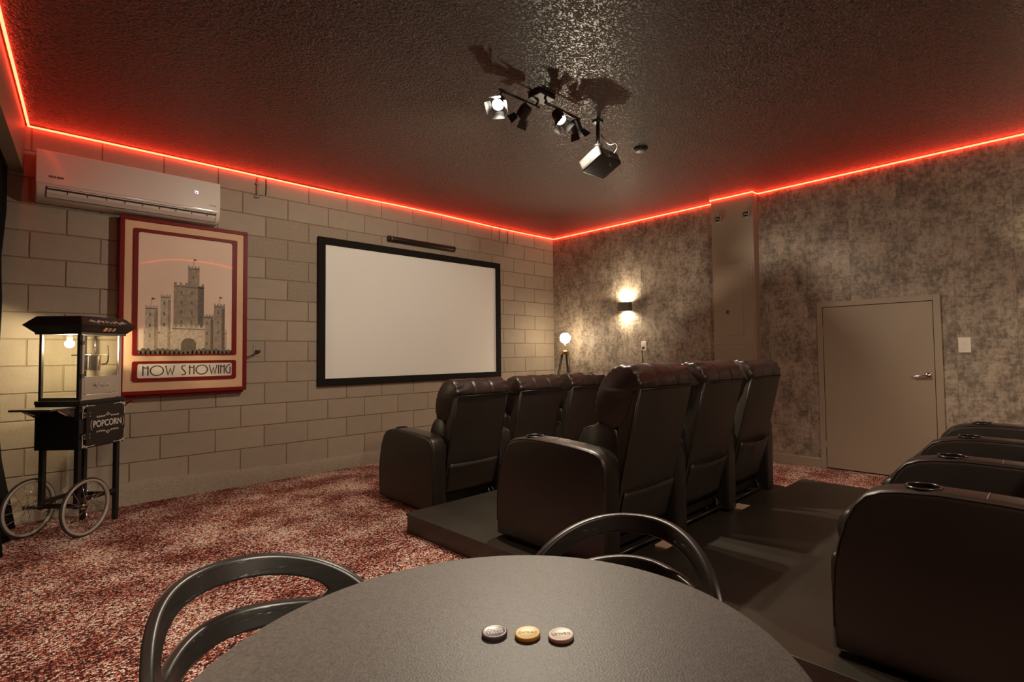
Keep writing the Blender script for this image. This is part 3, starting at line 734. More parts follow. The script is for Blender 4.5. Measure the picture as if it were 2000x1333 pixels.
GN = [[(0, 0), (0, 1)], [(1, 0), (1, 1)], [(0, 0.86), (0.35, 0.80), (1, 0.80)]]
GW = [[(0, 1), (0.28, 0.02), (0.52, 0.72), (0.74, 0.02), (1, 1)]]
GS = [[(0.95, 0.97), (0.62, 1.0), (0.22, 0.93), (0.08, 0.80), (0.2, 0.62), (0.6, 0.42), (0.92, 0.22), (0.78, 0.06), (0.45, 0.0), (0.02, 0.02)]]
GH = [[(0, 0), (0, 1)], [(1, 0), (1, 1)], [(-0.25, 0.78), (1, 0.78)]]
GI = [[(0.5, 0), (0.5, 1)]]
GG = [[(0.98, 0.98), (0.7, 0.97), (0.3, 0.8), (0.05, 0.5), (0.25, 0.18), (0.6, 0.02), (0.95, 0.02), (0.98, 0.75)]]
for g, x, w in ((GN, -0.302, 0.033), ([ell], -0.256, 0.094), (GW, -0.150, 0.062), (GS, -0.040, 0.034), (GH, 0.020, 0.031), ([ell], 0.064, 0.090), (GW, 0.166, 0.058), (GI, 0.222, 0.03), (GN, 0.254, 0.027), (GG, 0.289, 0.040)): L(g, x, w)
lt.build('lettering', 'letter', pl)
# power outlet beside the poster, plug and cord
ol = empty('wall_outlet', (-4.135, -0.001, 1.262)); tag(ol, 'taupe outlet with black plug on block wall beside poster cabinet', 'outlet')
MB().box(-0.036, 0.036, -0.007, 0, -0.058, 0.058, 0.003).build('cover_plate', 'trim_paint', ol)
MB().box(-0.016, 0.016, -0.0095, -0.007, 0.005, 0.045, 0.002).build('socket', 'trim_paint', ol)
pg = MB(); pg.box(-0.018, 0.018, -0.045, -0.0075, -0.022, 0.006, 0.004); pg = pg.build('plug', 'black_plastic', ol)
MB().tube(spline([(0.0, -0.045, -0.01), (-0.02, -0.06, -0.02), (-0.06, -0.055, -0.045), (-0.10, -0.04, -0.06), (-0.135, -0.03, -0.07)], 5, False), 0.0045, 8).build('cord', 'black_plastic', pg)

# conduit clamp and hanging wire ends below the LED strip
cd = empty('conduit_clamp', (-4.146, 0, 2.74)); tag(cd, 'small metal conduit stub and clamp under LED strip beside air conditioner', 'conduit')
MB().tube([(0, -0.014, 0.0), (0, -0.014, 0.20)], 0.010, 10).build('pipe', 'paint', cd)
MB().box(-0.024, 0.024, -0.022, -0.001, 0.005, 0.02, 0.002).build('strap', 'grey_metal', cd)
MB().box(-0.020, 0.012, -0.022, -0.001, 0.13, 0.143, 0.002).build('strap', 'grey_metal', cd)
for x, z0, z1, lab in ((-4.069, 2.785, 2.945, 'thin wire hanging down the block wall right of conduit clamp'), (-1.086, 2.79, 2.945, 'short dark wire end hanging above the right end of screen'), (-0.935, 2.755, 2.945, 'longer dark wire end hanging near the room corner')):
    o = MB().tube([(x, -0.006, z1), (x + 0.003, -0.008, (z0 + z1) / 2), (x - 0.001, -0.006, z0)], 0.0038, 6).build('wire_end', 'ac_dark'); tag(o, lab, 'wire', 'wire ends on the block wall')

# ------------------------------------------------------------------ wall sconce (right wall) and its lamps
def sconce(y, label):
    e = empty('wall_sconce', (0, y, 1.82)); tag(e, label, 'wall lamp')
    MB().box(-0.012, -0.0025, -0.06, 0.06, -0.05, 0.05, 0.003).build('back_plate', 'black_metal', e)
    # hollow bowed shade open at top and bottom
    outer = [(-0.012, -0.095), (-0.06, -0.097), (-0.095, -0.085), (-0.108, -0.05), (-0.112, 0.0), (-0.108, 0.05), (-0.095, 0.085), (-0.06, 0.097), (-0.012, 0.095)]
    n = len(outer); vs = []; fs = []
    for sc_, z in ((1.0, -0.058), (1.0, 0.058), (0.93, 0.058), (0.93, -0.058)):
        for p in outer: vs.append((p[0] * sc_ if p[0] < -0.02 else p[0], p[1] * sc_, z))
    for r in range(4):
        r2 = (r + 1) % 4
        for i in range(n - 1): fs.append((r * n + i, r * n + i + 1, r2 * n + i + 1, r2 * n + i))
    mb = MB(); mb.add(vs, fs); mb.build('shade', 'bronze', e, smooth=40)
    MB().box(-0.075, -0.035, -0.035, 0.035, 0.026, 0.034, 0.002).build('led_plate', 'sconce_glow', e)
    MB().box(-0.075, -0.035, -0.035, 0.035, -0.034, -0.026, 0.002).build('led_plate', 'sconce_glow', e)
    MB().box(-0.09, -0.012, -0.06, 0.06, -0.024, 0.024, 0.003).build('divider', 'black_metal', e)
    lamp('sconce_up_light', 'SPOT', (-0.055, 0, 0.038), 62, (1.0, 0.84, 0.58), 0.03, None, 165, 0.8, e).rotation_euler = (PI, 0, 0)
    lamp('sconce_down_light', 'SPOT', (-0.055, 0, -0.038), 48, (1.0, 0.84, 0.58), 0.03, None, 165, 0.8, e)
    return e
sconce(-1.372, 'black up-and-down wall sconce glowing on the distressed wallpaper')
sconce(-5.75, 'second black wall sconce farther along wallpaper, beyond the right edge')

# outlet with plug and switch on the right wall
o2 = empty('wall_outlet', (-0.0022, -1.636, 1.285)); tag(o2, 'white outlet with black plug on wallpaper beneath the sconce', 'outlet')
MB().box(-0.006, 0, -0.038, 0.038, -0.062, 0.062, 0.003).build('cover_plate', 'white_plastic', o2)
MB().box(-0.008, -0.006, -0.017, 0.017, 0.006, 0.046, 0.002).build('socket', 'white_plastic', o2)
pg = MB(); pg.box(-0.034, -0.006, -0.014, 0.014, -0.034, -0.010, 0.004); pg = pg.build('plug', 'black_plastic', o2)
MB().tube(spline([(-0.030, 0.0, -0.03), (-0.034, 0.012, -0.07), (-0.018, 0.016, -0.16), (-0.012, 0.02, -0.6), (-0.02, 0.03, -1.2)], 5, False), 0.0045, 8).build('cord', 'black_plastic', pg)
sw_ = empty('light_switch', (-0.0022, -4.965, 1.228)); tag(sw_, 'white rocker light switch on wallpaper right of the door', 'light switch')
MB().box(-0.006, 0, -0.043, 0.043, -0.066, 0.066, 0.003).build('cover_plate', 'white_plastic', sw_)
MB().prism([(-0.006, -0.034), (-0.0085, -0.034), (-0.011, 0.034), (-0.006, 0.034)], 'y', -0.0165, 0.0165).build('rocker', 'white_plastic', sw_)

# ------------------------------------------------------------------ globe floor lamp in the corner
gp = empty('globe_floor_lamp', (-0.32, -0.52, 0)); tag(gp, 'tripod floor lamp with glowing white globe in the corner', 'floor lamp')
GZ = 1.42
MB().ball((0, 0, GZ), 0.076).build('globe', 'globe', gp)
MB().tube([(0, 0, 1.235), (0, 0, GZ - 0.07)], 0.009, 12).build('stem', 'brass', gp)
MB().lathe([(0.062, 1.185), (0.066, 1.19), (0.066, 1.232), (0.060, 1.238), (0.01, 1.24)], 24).build('collar', 'brass', gp, smooth=40)
for k in range(3):
    a = 2 * PI * k / 3 + 0.35
    MB().tube([(0.045 * math.cos(a), 0.045 * math.sin(a), 1.20), (0.27 * math.cos(a), 0.27 * math.sin(a), 0.012)], 0.019, 10, r2=0.013).build('leg', 'dark_wood', gp)

# ------------------------------------------------------------------ ceiling track light with barn-door heads
tl = empty('track_light', (-3.28, -3.05, CZ)); tag(tl, 'black ceiling track light with four barn-door spot heads', 'ceiling light')
def T(x, y, z): return (x + 3.28, y + 3.05, z - CZ)
MB().box(-0.075, 0.075, -0.06, 0.06, -0.028, 0.0, 0.006).build('canopy', 'black_metal', tl)
mb = MB(); mb.tube([T(-3.28, -3.03, 2.96), T(-3.29, -3.005, 2.915)], 0.008, 8); mb.tube([T(-3.62, -3.005, 2.905), T(-3.26, -3.005, 2.905)], 0.0085, 8); mb.build('arm', 'black_metal', tl)
mb = MB(); mb.tube([T(-3.28, -3.07, 2.96), T(-3.27, -3.088, 2.915)], 0.008, 8); mb.tube([T(-3.29, -3.088, 2.905), T(-2.93, -3.088, 2.905)], 0.0085, 8); mb.build('arm', 'black_metal', tl)
def head(hx, hy, hz, ax, ay, aim, power, lit):
    pos = Vector((hx, hy, hz)); dirn = (Vector(aim) - pos).normalized()
    q = dirn.to_track_quat('Z', 'Y').to_matrix().to_4x4()
    M = Matrix.Translation(Vector(T(hx, hy, hz))) @ q
    e = MB().lathe([(0.012, -0.085), (0.036, -0.080), (0.041, -0.06), (0.041, 0.0), (0.037, 0.0), (0.033, -0.035)], 24, M, cap1=False).build('lamp_head', 'black_metal', tl, smooth=40)
    MB().lathe([(0.032, -0.034), (0.030, -0.020), (0.016, -0.012), (0.001, -0.010)], 20, M, cap0=False, cap1=False).build('bulb', 'bulb' if lit else 'bulb', e, smooth=60)
    mb = MB(); mb.tube([T(hx, hy, hz + 0.02), T(ax, ay, 2.905)], 0.006, 8); mb.build('stem', 'black_metal', e)
    for k in range(4):
        Rz = Matrix.Rotation(k * PI / 2, 4, 'Z'); ang = 0.55
        mb = MB(); w0, w1, ln = 0.030, 0.042, 0.058
        F = M @ Rz @ Matrix.Translation((0.041, 0, 0.0)) @ Matrix.Rotation(ang, 4, 'Y')
        vs = [F @ Vector(p) for p in ((-0.0008, -w0, 0), (-0.0008, w0, 0), (-0.0008, w1, ln), (-0.0008, -w1, ln), (0.0008, -w0, 0), (0.0008, w0, 0), (0.0008, w1, ln), (0.0008, -w1, ln))]
        mb.add(vs, [(0, 1, 2, 3), (4, 5, 6, 7), (0, 1, 5, 4), (1, 2, 6, 5), (2, 3, 7, 6), (3, 0, 4, 7)]); mb.build('barn_door', 'black_metal', e)
    lp = pos + dirn * 0.004
    l = lamp('track_spot', 'SPOT', T(*lp), power, (1.0, 0.86, 0.665), 0.022, None, 120, 0.75, tl)
    l.rotation_euler = dirn.to_track_quat('-Z', 'Y').to_euler()
head(-3.62, -2.985, 2.81, -3.60, -3.005, (-5.35, -4.2, 0.6), 170, True)
head(-3.40, -2.97, 2.81, -3.38, -3.005, (-3.3, -0.2, 0.9), 150, True)
head(-3.16, -3.12, 2.81, -3.14, -3.088, (-2.9, -4.9, 0.1), 210, True)
head(-2.95, -3.085, 2.81, -2.95, -3.088, (-1.2, -3.0, 0.4), 170, True)

# ------------------------------------------------------------------ ceiling projector, smoke detector
pj = empty('projector', (-2.684, -3.095, 2.608)); pj.rotation_euler = (-0.416, 0, 0); tag(pj, 'black box projector hanging from ceiling mount beside track light', 'projector')
PH = 0.088
rr = [(x, y) for x, y in rrect(-0.130, 0.130, -0.104, 0.104, 0.020, 4)]
MB().prism(rr, 'z', 0.0, PH, 0.007, 3).build('body', 'projector', pj, smooth=40)
MB().box(-0.075, 0.105, -0.1055, -0.100, 0.022, 0.074, 0.002).build('port_panel', 'projector_panel', pj)
for i in range(3): MB().box(-0.062 + i * 0.055, -0.022 + i * 0.055, -0.107, -0.105, 0.034, 0.062).build('port', 'ac_dark', pj)
for i in range(7): MB().box(-0.1312, -0.1295, 0.012 + i * 0.011, 0.018 + i * 0.011, 0.018, 0.070).build('vent_slot', 'ac_dark', pj)
MB().lathe([(0.030, 0.0), (0.030, 0.016), (0.024, 0.018), (0.020, 0.006)], 24, Matrix.Translation((0.05, 0.102, 0.046)) @ Matrix.Rotation(-PI / 2, 4, 'X')).build('lens', 'black_plastic', pj, smooth=40)
for sx_, sy_ in ((0.03, -0.06), (0.055, -0.045)): MB().lathe([(0.007, -0.002), (0.007, 0.0)], 12, Matrix.Translation((sx_, sy_, 0))).build('screw', 'grey_metal', pj)
pm = empty('projector_mount', (-2.684, -3.06, CZ)); tag(pm, 'black spider-arm bracket holding projector to the ceiling', 'mount')
MB().lathe([(0.045, 0.0), (0.045, -0.012), (0.015, -0.02)], 20).build('ceiling_plate', 'black_metal', pm, smooth=40)
MB().tube([(0, 0, -0.015), (0, 0, -0.235)], 0.014, 12).build('pole', 'black_metal', pm)
MB().ball((0, 0, -0.205), 0.024).build('ball_joint', 'black_metal', pm)
MB().lathe([(0.030, -0.175), (0.034, -0.180), (0.034, -0.190), (0.028, -0.194)], 12).build('clamp_ring', 'black_metal', pm)
for k in range(4):
    a = PI / 4 + k * PI / 2; cx, cy = 0.075 * math.cos(a), 0.055 * math.sin(a)
    zt = 2.608 + PH * math.cos(0.416) - CZ - (cy - 0.035 + 0.035 - PH * 0.404 + 0.035) * 0.442
    MB().tube([(0.0, 0.0, -0.225), (cx * 0.6, cy * 0.6, -0.230), (cx, cy, zt + 0.022), (cx, cy, zt + 0.006)], 0.006, 8).build('claw_arm', 'black_metal', pm)
MB().tube(spline([(0.02, -0.135, -0.275), (0.02, -0.165, -0.245), (0.035, -0.14, -0.20), (0.03, -0.08, -0.19), (0.01, -0.02, -0.10)], 6, False), 0.0045, 8).build('cable', 'grey_metal', pm)
sd = empty('smoke_detector', (-2.02, -3.0, CZ)); tag(sd, 'round dark ceiling disc right of the projector', 'smoke detector')
MB().lathe([(0.060, 0.0), (0.060, -0.012), (0.050, -0.022)], 28).build('base', 'projector', sd, smooth=40)
MB().lathe([(0.048, -0.022), (0.040, -0.034), (0.012, -0.040), (0.001, -0.0405)], 28, cap1=False).build('cover', 'projector_panel', sd, smooth=40)

# ------------------------------------------------------------------ popcorn cart
pc = empty('popcorn_cart', (-5.44, -0.68, 0), PI / 4); tag(pc, 'black popcorn machine cart with lit glass case and two spoked wheels', 'popcorn machine')
CW, CD = 0.38, 0.30
cab = MB().box(0, CW, 0, CD, 0.575, 0.885, 0.003).build('cabinet', 'cart_black', pc)
dr = MB().box(0.045, CW - 0.004, -0.012, 0.0, 0.583, 0.877, 0.002).build('cabinet_door', 'cart_black', pc)
for zz in (0.66, 0.81):
    h = MB().box(0.018, 0.075, -0.016, -0.010, zz - 0.022, zz + 0.022, 0.002).build('hinge', 'black_metal', cab)
    for hx in (0.024, 0.068):
        for hz in (-0.012, 0.012): MB().ball((hx, -0.016, zz + hz), 0.0042, 10, 6).build('rivet', 'brushed', cab)
FM = lambda x, z, y=-0.0125: Matrix.Translation((x, y, z)) @ Matrix.Rotation(PI / 2, 4, 'X')
text_obj('popcorn_lettering', 'POPCORN', 0.064, 'white_print', FM(0.222, 0.735), dr, sx=0.82, bold=0.0012)
orn = MB()
def curl(cx, cz, r, turns, dirx, dirz, w=0.004):
    pts = []
    for k in range(22):
        t = k / 21; a = t * turns * 2 * PI; rad = r * (1 - 0.75 * t)
        pts.append((cx + dirx * (rad * math.sin(a)), cz + dirz * (rad * math.cos(a) - r)))
    ribbon(orn, pts, w, FM(0, 0), 0.0012)
def line(pts, w=0.004): ribbon(orn, pts, w, FM(0, 0), 0.0012)
for sgn in (1, -1):
    zc = 0.735 + sgn * 0.053
    for dx in (1, -1):
        line([(0.222 + dx * 0.006, zc + sgn * 0.014), (0.222 + dx * 0.024, zc + sgn * 0.002), (0.222 + dx * 0.05, zc - sgn * 0.004), (0.222 + dx * 0.095, zc - sgn * 0.004)], 0.0035)
        for q in range(4): curl(0.222 + dx * (0.032 + q * 0.019), zc + sgn * 0.006, 0.0065, 1.2, dx, sgn, 0.0026)
    ribbon(orn, [(0.222 + 0.012 * math.cos(a), zc + sgn * 0.012 + 0.012 * math.sin(a)) for a in [2 * PI * k / 4 for k in range(4)]], 0.0032, FM(0, 0), 0.0012, True)
for dx in (1, -1):
    line([(0.222 + dx * (0.128 + 0.014 * math.cos(a)), 0.735 + 0.036 * math.sin(a)) for a in [-1.2 + 2.4 * k / 10 for k in range(11)]], 0.0035)
for cx, cz, dx, dz in ((0.012, 0.872, 1, -1), (0.372, 0.872, -1, -1), (0.012, 0.588, 1, 1), (0.372, 0.588, -1, 1)):
    line([(cx, cz), (cx + dx * 0.03, cz + dz * 0.004), (cx + dx * 0.06, cz + dz * 0.0), (cx + dx * 0.10, cz + dz * 0.003)], 0.004)
    line([(cx, cz), (cx + dx * 0.004, cz + dz * 0.03), (cx, cz + dz * 0.06), (cx + dx * 0.002, cz + dz * 0.085)], 0.004)
    curl(cx + dx * 0.012, cz + dz * 0.016, 0.009, 1.3, dx, dz, 0.0032); curl(cx + dx * 0.034, cz + dz * 0.006, 0.008, 1.3, dx, dz, 0.003)
orn.build('scroll_ornament', 'white_print', dr)
# base tray and glass case
MB().box(-0.004, CW + 0.002, -0.006, CD + 0.004, 0.885, 0.912, 0.004).build('machine_base', 'cart_black', pc)
gx0, gx1, gy0, gy1, gz0, gz1 = 0.008, 0.366, 0.012, 0.288, 0.912, 1.372
case = empty('glass_case'); case.parent = pc
for (xx, yy, m) in ((gx0, gy0, 'cart_black'), (gx1 - 0.018, gy0, 'brushed'), (gx0, gy1 - 0.018, 'cart_black'), (gx1 - 0.018, gy1 - 0.018, 'cart_black')):
    MB().box(xx, xx + 0.018, yy, yy + 0.018, gz0, gz1, 0.002).build('case_post', m, case)
MB().box(gx0, gx0 + 0.018, gy0 + 0.018, gy1 - 0.018, gz0, gz0 + 0.022, 0.002).build('case_rail', 'grey_metal', case)
MB().box(gx0 + 0.004, gx0 + 0.007, gy0 + 0.016, gy1 - 0.016, gz0 + 0.02, gz1).build('glass_pane', 'case_glass', case)
MB().box(gx1 - 0.007, gx1 - 0.004, gy0 + 0.016, gy1 - 0.016, gz0 + 0.02, gz1).build('glass_pane', 'case_glass', case)
MB().box(gx0 + 0.016, gx1 - 0.016, gy1 - 0.007, gy1 - 0.004, gz0 + 0.02, gz1).build('glass_pane', 'case_glass', case)
MB().box(gx0 + 0.018, gx1 - 0.018, gy0 + 0.02, gy1 - 0.018, gz0, gz0 + 0.008).build('case_floor', 'brushed', case)
for (yy) in (gy0 + 0.003,):
    MB().box(gx0 + 0.019, gx0 + 0.036, yy - 0.006, yy + 0.004, gz0 + 0.01, gz1 - 0.004, 0.001).build('door_stile', 'brushed', case)
    MB().box(gx1 - 0.03, gx1 - 0.012, yy - 0.006, yy + 0.004, gz0 + 0.01, gz1 - 0.004, 0.001).build('door_stile', 'brushed', case)
    MB().box(gx0 + 0.036, gx1 - 0.03, yy - 0.005, yy + 0.003, gz0 + 0.008, gz0 + 0.035, 0.001).build('door_rail', 'brushed', case)
    lp = MB().box(gx0 + 0.036, gx1 - 0.03, yy - 0.008, yy - 0.002, gz0 + 0.040, gz0 + 0.165, 0.002).build('door_panel', 'brushed', case)
    MB().box(gx0 + 0.036, gx1 - 0.03, yy - 0.003, yy, gz0 + 0.165, gz1 - 0.004).build('door_glass', 'case_glass', case)
emb = orn = MB()
for q in range(5): curl(0.135 + q * 0.026, gz0 + 0.118, 0.012, 1.4, 1 if q % 2 else -1, 1, 0.003); curl(0.14 + q * 0.024, gz0 + 0.09, 0.010, 1.3, -1 if q % 2 else 1, -1, 0.003)
line([(0.12, gz0 + 0.105), (0.25, gz0 + 0.105)], 0.004)
o = emb.build('embossed_mark', 'white_print', lp); o.location = (0, 0.0065, 0)
for hz in (gz0 + 0.17, gz0 + 0.40): MB().box(gx0 + 0.006, gx0 + 0.03, gy0 - 0.010, gy0 - 0.002, hz - 0.014, hz + 0.014, 0.002).build('door_hinge', 'grey_metal', case)
# kettle, heating lamp, hanger
kt = MB(); kt.lathe([(0.055, 0), (0.062, 0.004), (0.064, 0.10), (0.068, 0.102), (0.068, 0.108), (0.060, 0.110), (0.058, 0.103), (0.02, 0.112), (0.012, 0.125), (0.001, 0.126)], 28, Matrix.Translation((0.235, 0.14, 1.115)), cap1=False)
kt.build('kettle', 'chrome', pc, smooth=40)
MB().box(0.165, 0.315, 0.07, 0.21, 1.225, 1.232, 0.002).build('kettle_lid', 'chrome', pc)
for xx in (0.19, 0.285): MB().tube([(xx, 0.14, 1.23), (xx, 0.14, 1.37)], 0.006, 10).build('kettle_hanger', 'chrome', pc)
MB().tube(spline([(0.300, 0.10, 1.16), (0.325, 0.085, 1.17), (0.335, 0.085, 1.23), (0.330, 0.09, 1.30)], 5, False), 0.005, 8).build('kettle_handle', 'black_plastic', pc)
MB().lathe([(0.014, 1.37), (0.016, 1.345), (0.013, 1.335)], 16, Matrix.Translation((0.085, 0.15, 0))).build('lamp_socket', 'white_plastic', pc)
MB().ball((0.085, 0.15, 1.308), 0.026).build('heat_bulb', 'popcorn_bulb', pc)
# roof with pointed eaves
def ring(z, o): return [(-0.002 - o, -0.002 - o, z), (CW - 0.004 + o, -0.002 - o, z), (CW - 0.004 + o, CD + o, z), (-0.002 - o, CD + o, z)]
rv = ring(1.372, 0.004) + ring(1.386, 0.006) + ring(1.437, 0.050) + ring(1.497, 0.002) + ring(1.500, -0.004)
fs = []
for r in range(4):
    for k in range(4): fs.append((r * 4 + k, r * 4 + (k + 1) % 4, (r + 1) * 4 + (k + 1) % 4, (r + 1) * 4 + k))
fs += [(0, 1, 2, 3), (16, 17, 18, 19)]
mb = MB(); mb.add(rv, fs); roof = mb.build('roof', 'cart_black', pc)
MB().box(-0.004, CW, -0.008, -0.002, 1.370, 1.385).build('roof_band', 'grey_metal', roof)
# scroll print on upper slope of the roof front and three rocker switches below
sl_ang = math.atan2(0.048, 0.060)
RM = Matrix.Translation((0, -0.0535, 1.437)) @ Matrix.Rotation(PI / 2 - sl_ang, 4, 'X')
rb = MB()
def rcurl(cx, cz, r, d):
    ribbon(rb, [(cx + d * r * (1 - 0.75 * k / 18) * math.sin(k / 18 * 2.6 * PI), cz + r * (1 - 0.75 * k / 18) * math.cos(k / 18 * 2.6 * PI)) for k in range(19)], 0.0035, RM, 0.0012)
for d in (1, -1):
    c0 = 0.188 + d * 0.095
    for q in range(5): rcurl(c0 + d * (q - 2) * 0.023, 0.034 + 0.008 * math.sin(q * 2.2), 0.011, d if q % 2 else -d)
    ribbon(rb, [(c0 - d * 0.06, 0.030), (c0 - d * 0.02, 0.042), (c0 + d * 0.02, 0.026), (c0 + d * 0.07, 0.036)], 0.0035, RM, 0.0012)
ribbon(rb, [(0.166, 0.026), (0.172, 0.046), (0.180, 0.026)], 0.007, RM, 0.0012); ribbon(rb, [(0.192, 0.048), (0.205, 0.026), (0.216, 0.036)], 0.005, RM, 0.0012)
rb.build('scroll_print', 'white_print', roof)
sl2 = math.atan2(0.044, 0.051)
for i, m in enumerate(('amber', 'pink_switch', 'pink_switch')):
    M2 = Matrix.Translation((0.165 + i * 0.036, -0.030, 1.411)) @ Matrix.Rotation(sl2, 4, 'X')
    MB().box(-0.010, 0.010, -0.006, 0.004, -0.014, 0.014, 0.002, M2).build('rocker_switch', m, roof)
# side shelf and handle
sh = MB(); sh.box(-0.19, 0.0, 0.02, CD - 0.01, 0.858, 0.872, 0.003); sh = sh.build('side_shelf', 'grey_metal', pc)
for yy in (0.035, CD - 0.035):
    MB().tube([(-0.12, yy, 0.855), (-0.004, yy, 0.79)], 0.007, 8).build('shelf_brace', 'chrome', sh)
    MB().prism([(0, 0.858), (-0.11, 0.858), (0, 0.80)], 'y', yy - 0.003, yy + 0.003).build('bracket', 'grey_metal', sh)
hn = MB(); hn.tube([(CW, 0.02, 0.80), (CW + 0.075, 0.02, 0.868)], 0.007, 8); hn.tube([(CW, CD - 0.02, 0.80), (CW + 0.075, CD - 0.02, 0.868)], 0.007, 8)
hn = hn.build('handle_bracket', 'chrome', pc)
hh = MB(); hh.box(CW, CW + 0.085, 0.012, 0.028, 0.866, 0.874); hh.box(CW, CW + 0.085, CD - 0.028, CD - 0.012, 0.866, 0.874); hh.build('handle_arm', 'grey_metal', hn)
MB().tube([(CW + 0.08, 0.0, 0.874), (CW + 0.08, CD, 0.874)], 0.012, 12).build('push_bar', 'red_paint', hn)
# legs and frame
for xx, yy, zb in ((0.028, 0.028, 0.17), (CW - 0.028, 0.028, 0.0), (0.028, CD - 0.034, 0.17), (CW - 0.028, CD - 0.034, 0.0)):
    MB().box(xx - 0.0145, xx + 0.0145, yy - 0.0145, yy + 0.0145, zb, 0.576, 0.002).build('leg', 'cart_black', pc)
for yy in (0.028, CD - 0.034): MB().box(0.028, CW - 0.028, yy - 0.010, yy + 0.010, 0.205, 0.232).build('side_rail', 'cart_black', pc)
for xx in (0.028, CW - 0.028): MB().box(xx - 0.009, xx + 0.009, 0.028, CD - 0.034, 0.180, 0.206).build('cross_rail', 'cart_black', pc)
MB().tube([(-0.02, -0.075, 0.195), (-0.02, CD + 0.005, 0.195)], 0.008, 10).build('axle', 'black_metal', pc)
def wheel(y):
    wx, wz, R = -0.022, 0.195, 0.188
    C = lambda r, n=40: [(wx + r * math.cos(2 * PI * k / n), y, wz + r * math.sin(2 * PI * k / n)) for k in range(n)]
    mb = MB(); mb.tube(C(R), 0.0075, 8, closed=True); w = mb.build('wheel_tyre', 'rubber', pc)
    mb = MB()
    n = 40; vs = []; fs = []
    for (r, dy) in ((R - 0.004, -0.011), (R - 0.020, -0.010), (R - 0.020, 0.010), (R - 0.004, 0.011)):
        for k in range(n): vs.append((wx + r * math.cos(2 * PI * k / n), y + dy, wz + r * math.sin(2 * PI * k / n)))
    for r in range(4):
        for k in range(n): fs.append((r * n + k, r * n + (k + 1) % n, ((r + 1) % 4) * n + (k + 1) % n, ((r + 1) % 4) * n + k))
    mb.add(vs, fs, True); mb.build('rim', 'rim_cream', w)
    MB().lathe([(0.010, -0.026), (0.019, -0.024), (0.019, -0.016), (0.009, -0.012), (0.009, 0.012), (0.019, 0.016), (0.019, 0.024), (0.010, 0.026)], 16, Matrix.Translation((wx, y, wz)) @ Matrix.Rotation(PI / 2, 4, 'X')).build('hub', 'chrome', w, smooth=40)
    for k in range(14):
        a = 2 * PI * k / 14; dy = 0.018 if k % 2 else -0.018
        MB().tube([(wx + 0.016 * math.cos(a + 0.6), y + dy, wz + 0.016 * math.sin(a + 0.6)), (wx + (R - 0.018) * math.cos(a), y, wz + (R - 0.018) * math.sin(a))], 0.0014, 5).build('spoke', 'chrome', w)
wheel(-0.078); wheel(CD + 0.004)

# ------------------------------------------------------------------ black curtain under the soffit
mb = MB(); vs = []; fs = []; nu, nv = 90, 16
for j in range(nv + 1):
    z = 0.004 + (2.60 - 0.004) * j / nv
    for i in range(nu + 1):
        y = -0.10 - 4.6 * i / nu
        fold = 0.020 * math.sin(y * 34 + 1.2 * math.sin(z * 1.5)) + 0.010 * math.sin(y * 71 + z)
        fl = 0.085 * max(0.0, 1 - z / 0.75) ** 1.6
        vs.append((sx(y) - 0.105 + fold + fl + 0.004 * math.sin(z * 9), y, z))
for j in range(nv):
    for i in range(nu): fs.append((j * (nu + 1) + i, j * (nu + 1) + i + 1, (j + 1) * (nu + 1) + i + 1, (j + 1) * (nu + 1) + i))
mb.add(vs, fs, True); cu = mb.build('curtain', 'fabric_black'); tag(cu, 'black floor-length curtain hanging under the soffit at the left edge', 'curtain')
md = cu.modifiers.new('s', 'SOLIDIFY'); md.thickness = 0.004

# ------------------------------------------------------------------ round table with three poker buttons
TZ = 0.75; TX, TY, TR = -5.289, -4.950, 0.427
tb = empty('round_table', (TX, TY, 0)); tag(tb, 'round dark grey pedestal table in the foreground', 'table')
MB().lathe([(TR - 0.03, TZ - 0.028), (TR - 0.004, TZ - 0.022), (TR, TZ - 0.014), (TR, TZ - 0.005), (TR - 0.004, TZ - 0.0008), (TR - 0.008, TZ)], 96).build('table_top', 'table_top', tb, smooth=30)
MB().lathe([(0.045, 0.03), (0.038, 0.08), (0.038, TZ - 0.05), (0.09, TZ - 0.029)], 32).build('column', 'black_metal', tb, smooth=40)
MB().lathe([(0.24, 0.0), (0.24, 0.012), (0.20, 0.022), (0.05, 0.034)], 48).build('base_plate', 'black_metal', tb, smooth=40)
view_ang = math.atan2(RT.y, RT.x)
for nm, x, y, m, ink, lines, tilt, lab in (
        ('poker_button', -5.233, -4.871, 'chip_grey', 'chip_ink_white', ('SMALL', 'BLIND'), 0.35, 'grey small-blind poker button on the round table, leftmost of three'),
        ('poker_button', -5.200, -4.912, 'chip_yellow', 'chip_ink_yellow', ('BIG BLIND',), 0.0, 'yellow poker button between the grey and white ones on the table'),
        ('poker_button', -5.168, -4.954, 'chip_white', 'chip_ink', ('DEALER',), 0.22, 'white DEALER poker button on the round table')):
    e = empty(nm, (x, y, TZ + 0.0002)); tag(e, lab, 'poker chip', 'poker buttons on the table')
    e.rotation_euler = (0, 0, view_ang + PI + tilt * 0.6)
    MB().lathe([(0.0190, 0.0), (0.0202, 0.0010), (0.0202, 0.0050), (0.0190, 0.0060), (0.0170, 0.0062), (0.0162, 0.0059), (0.001, 0.0059)], 40, cap1=False).build('disc', m, e, smooth=35)
    for i, tx in enumerate(lines):
        yy = (0.0042 - 0.0084 * i) if len(lines) == 2 else 0.0
        text_obj('lettering', tx, 0.0092 if len(lines) == 2 else (0.0085 if len(tx) < 8 else 0.0062), ink, Matrix.Translation((0, yy, 0.0060)), e, 0.0002, bold=0.0002)

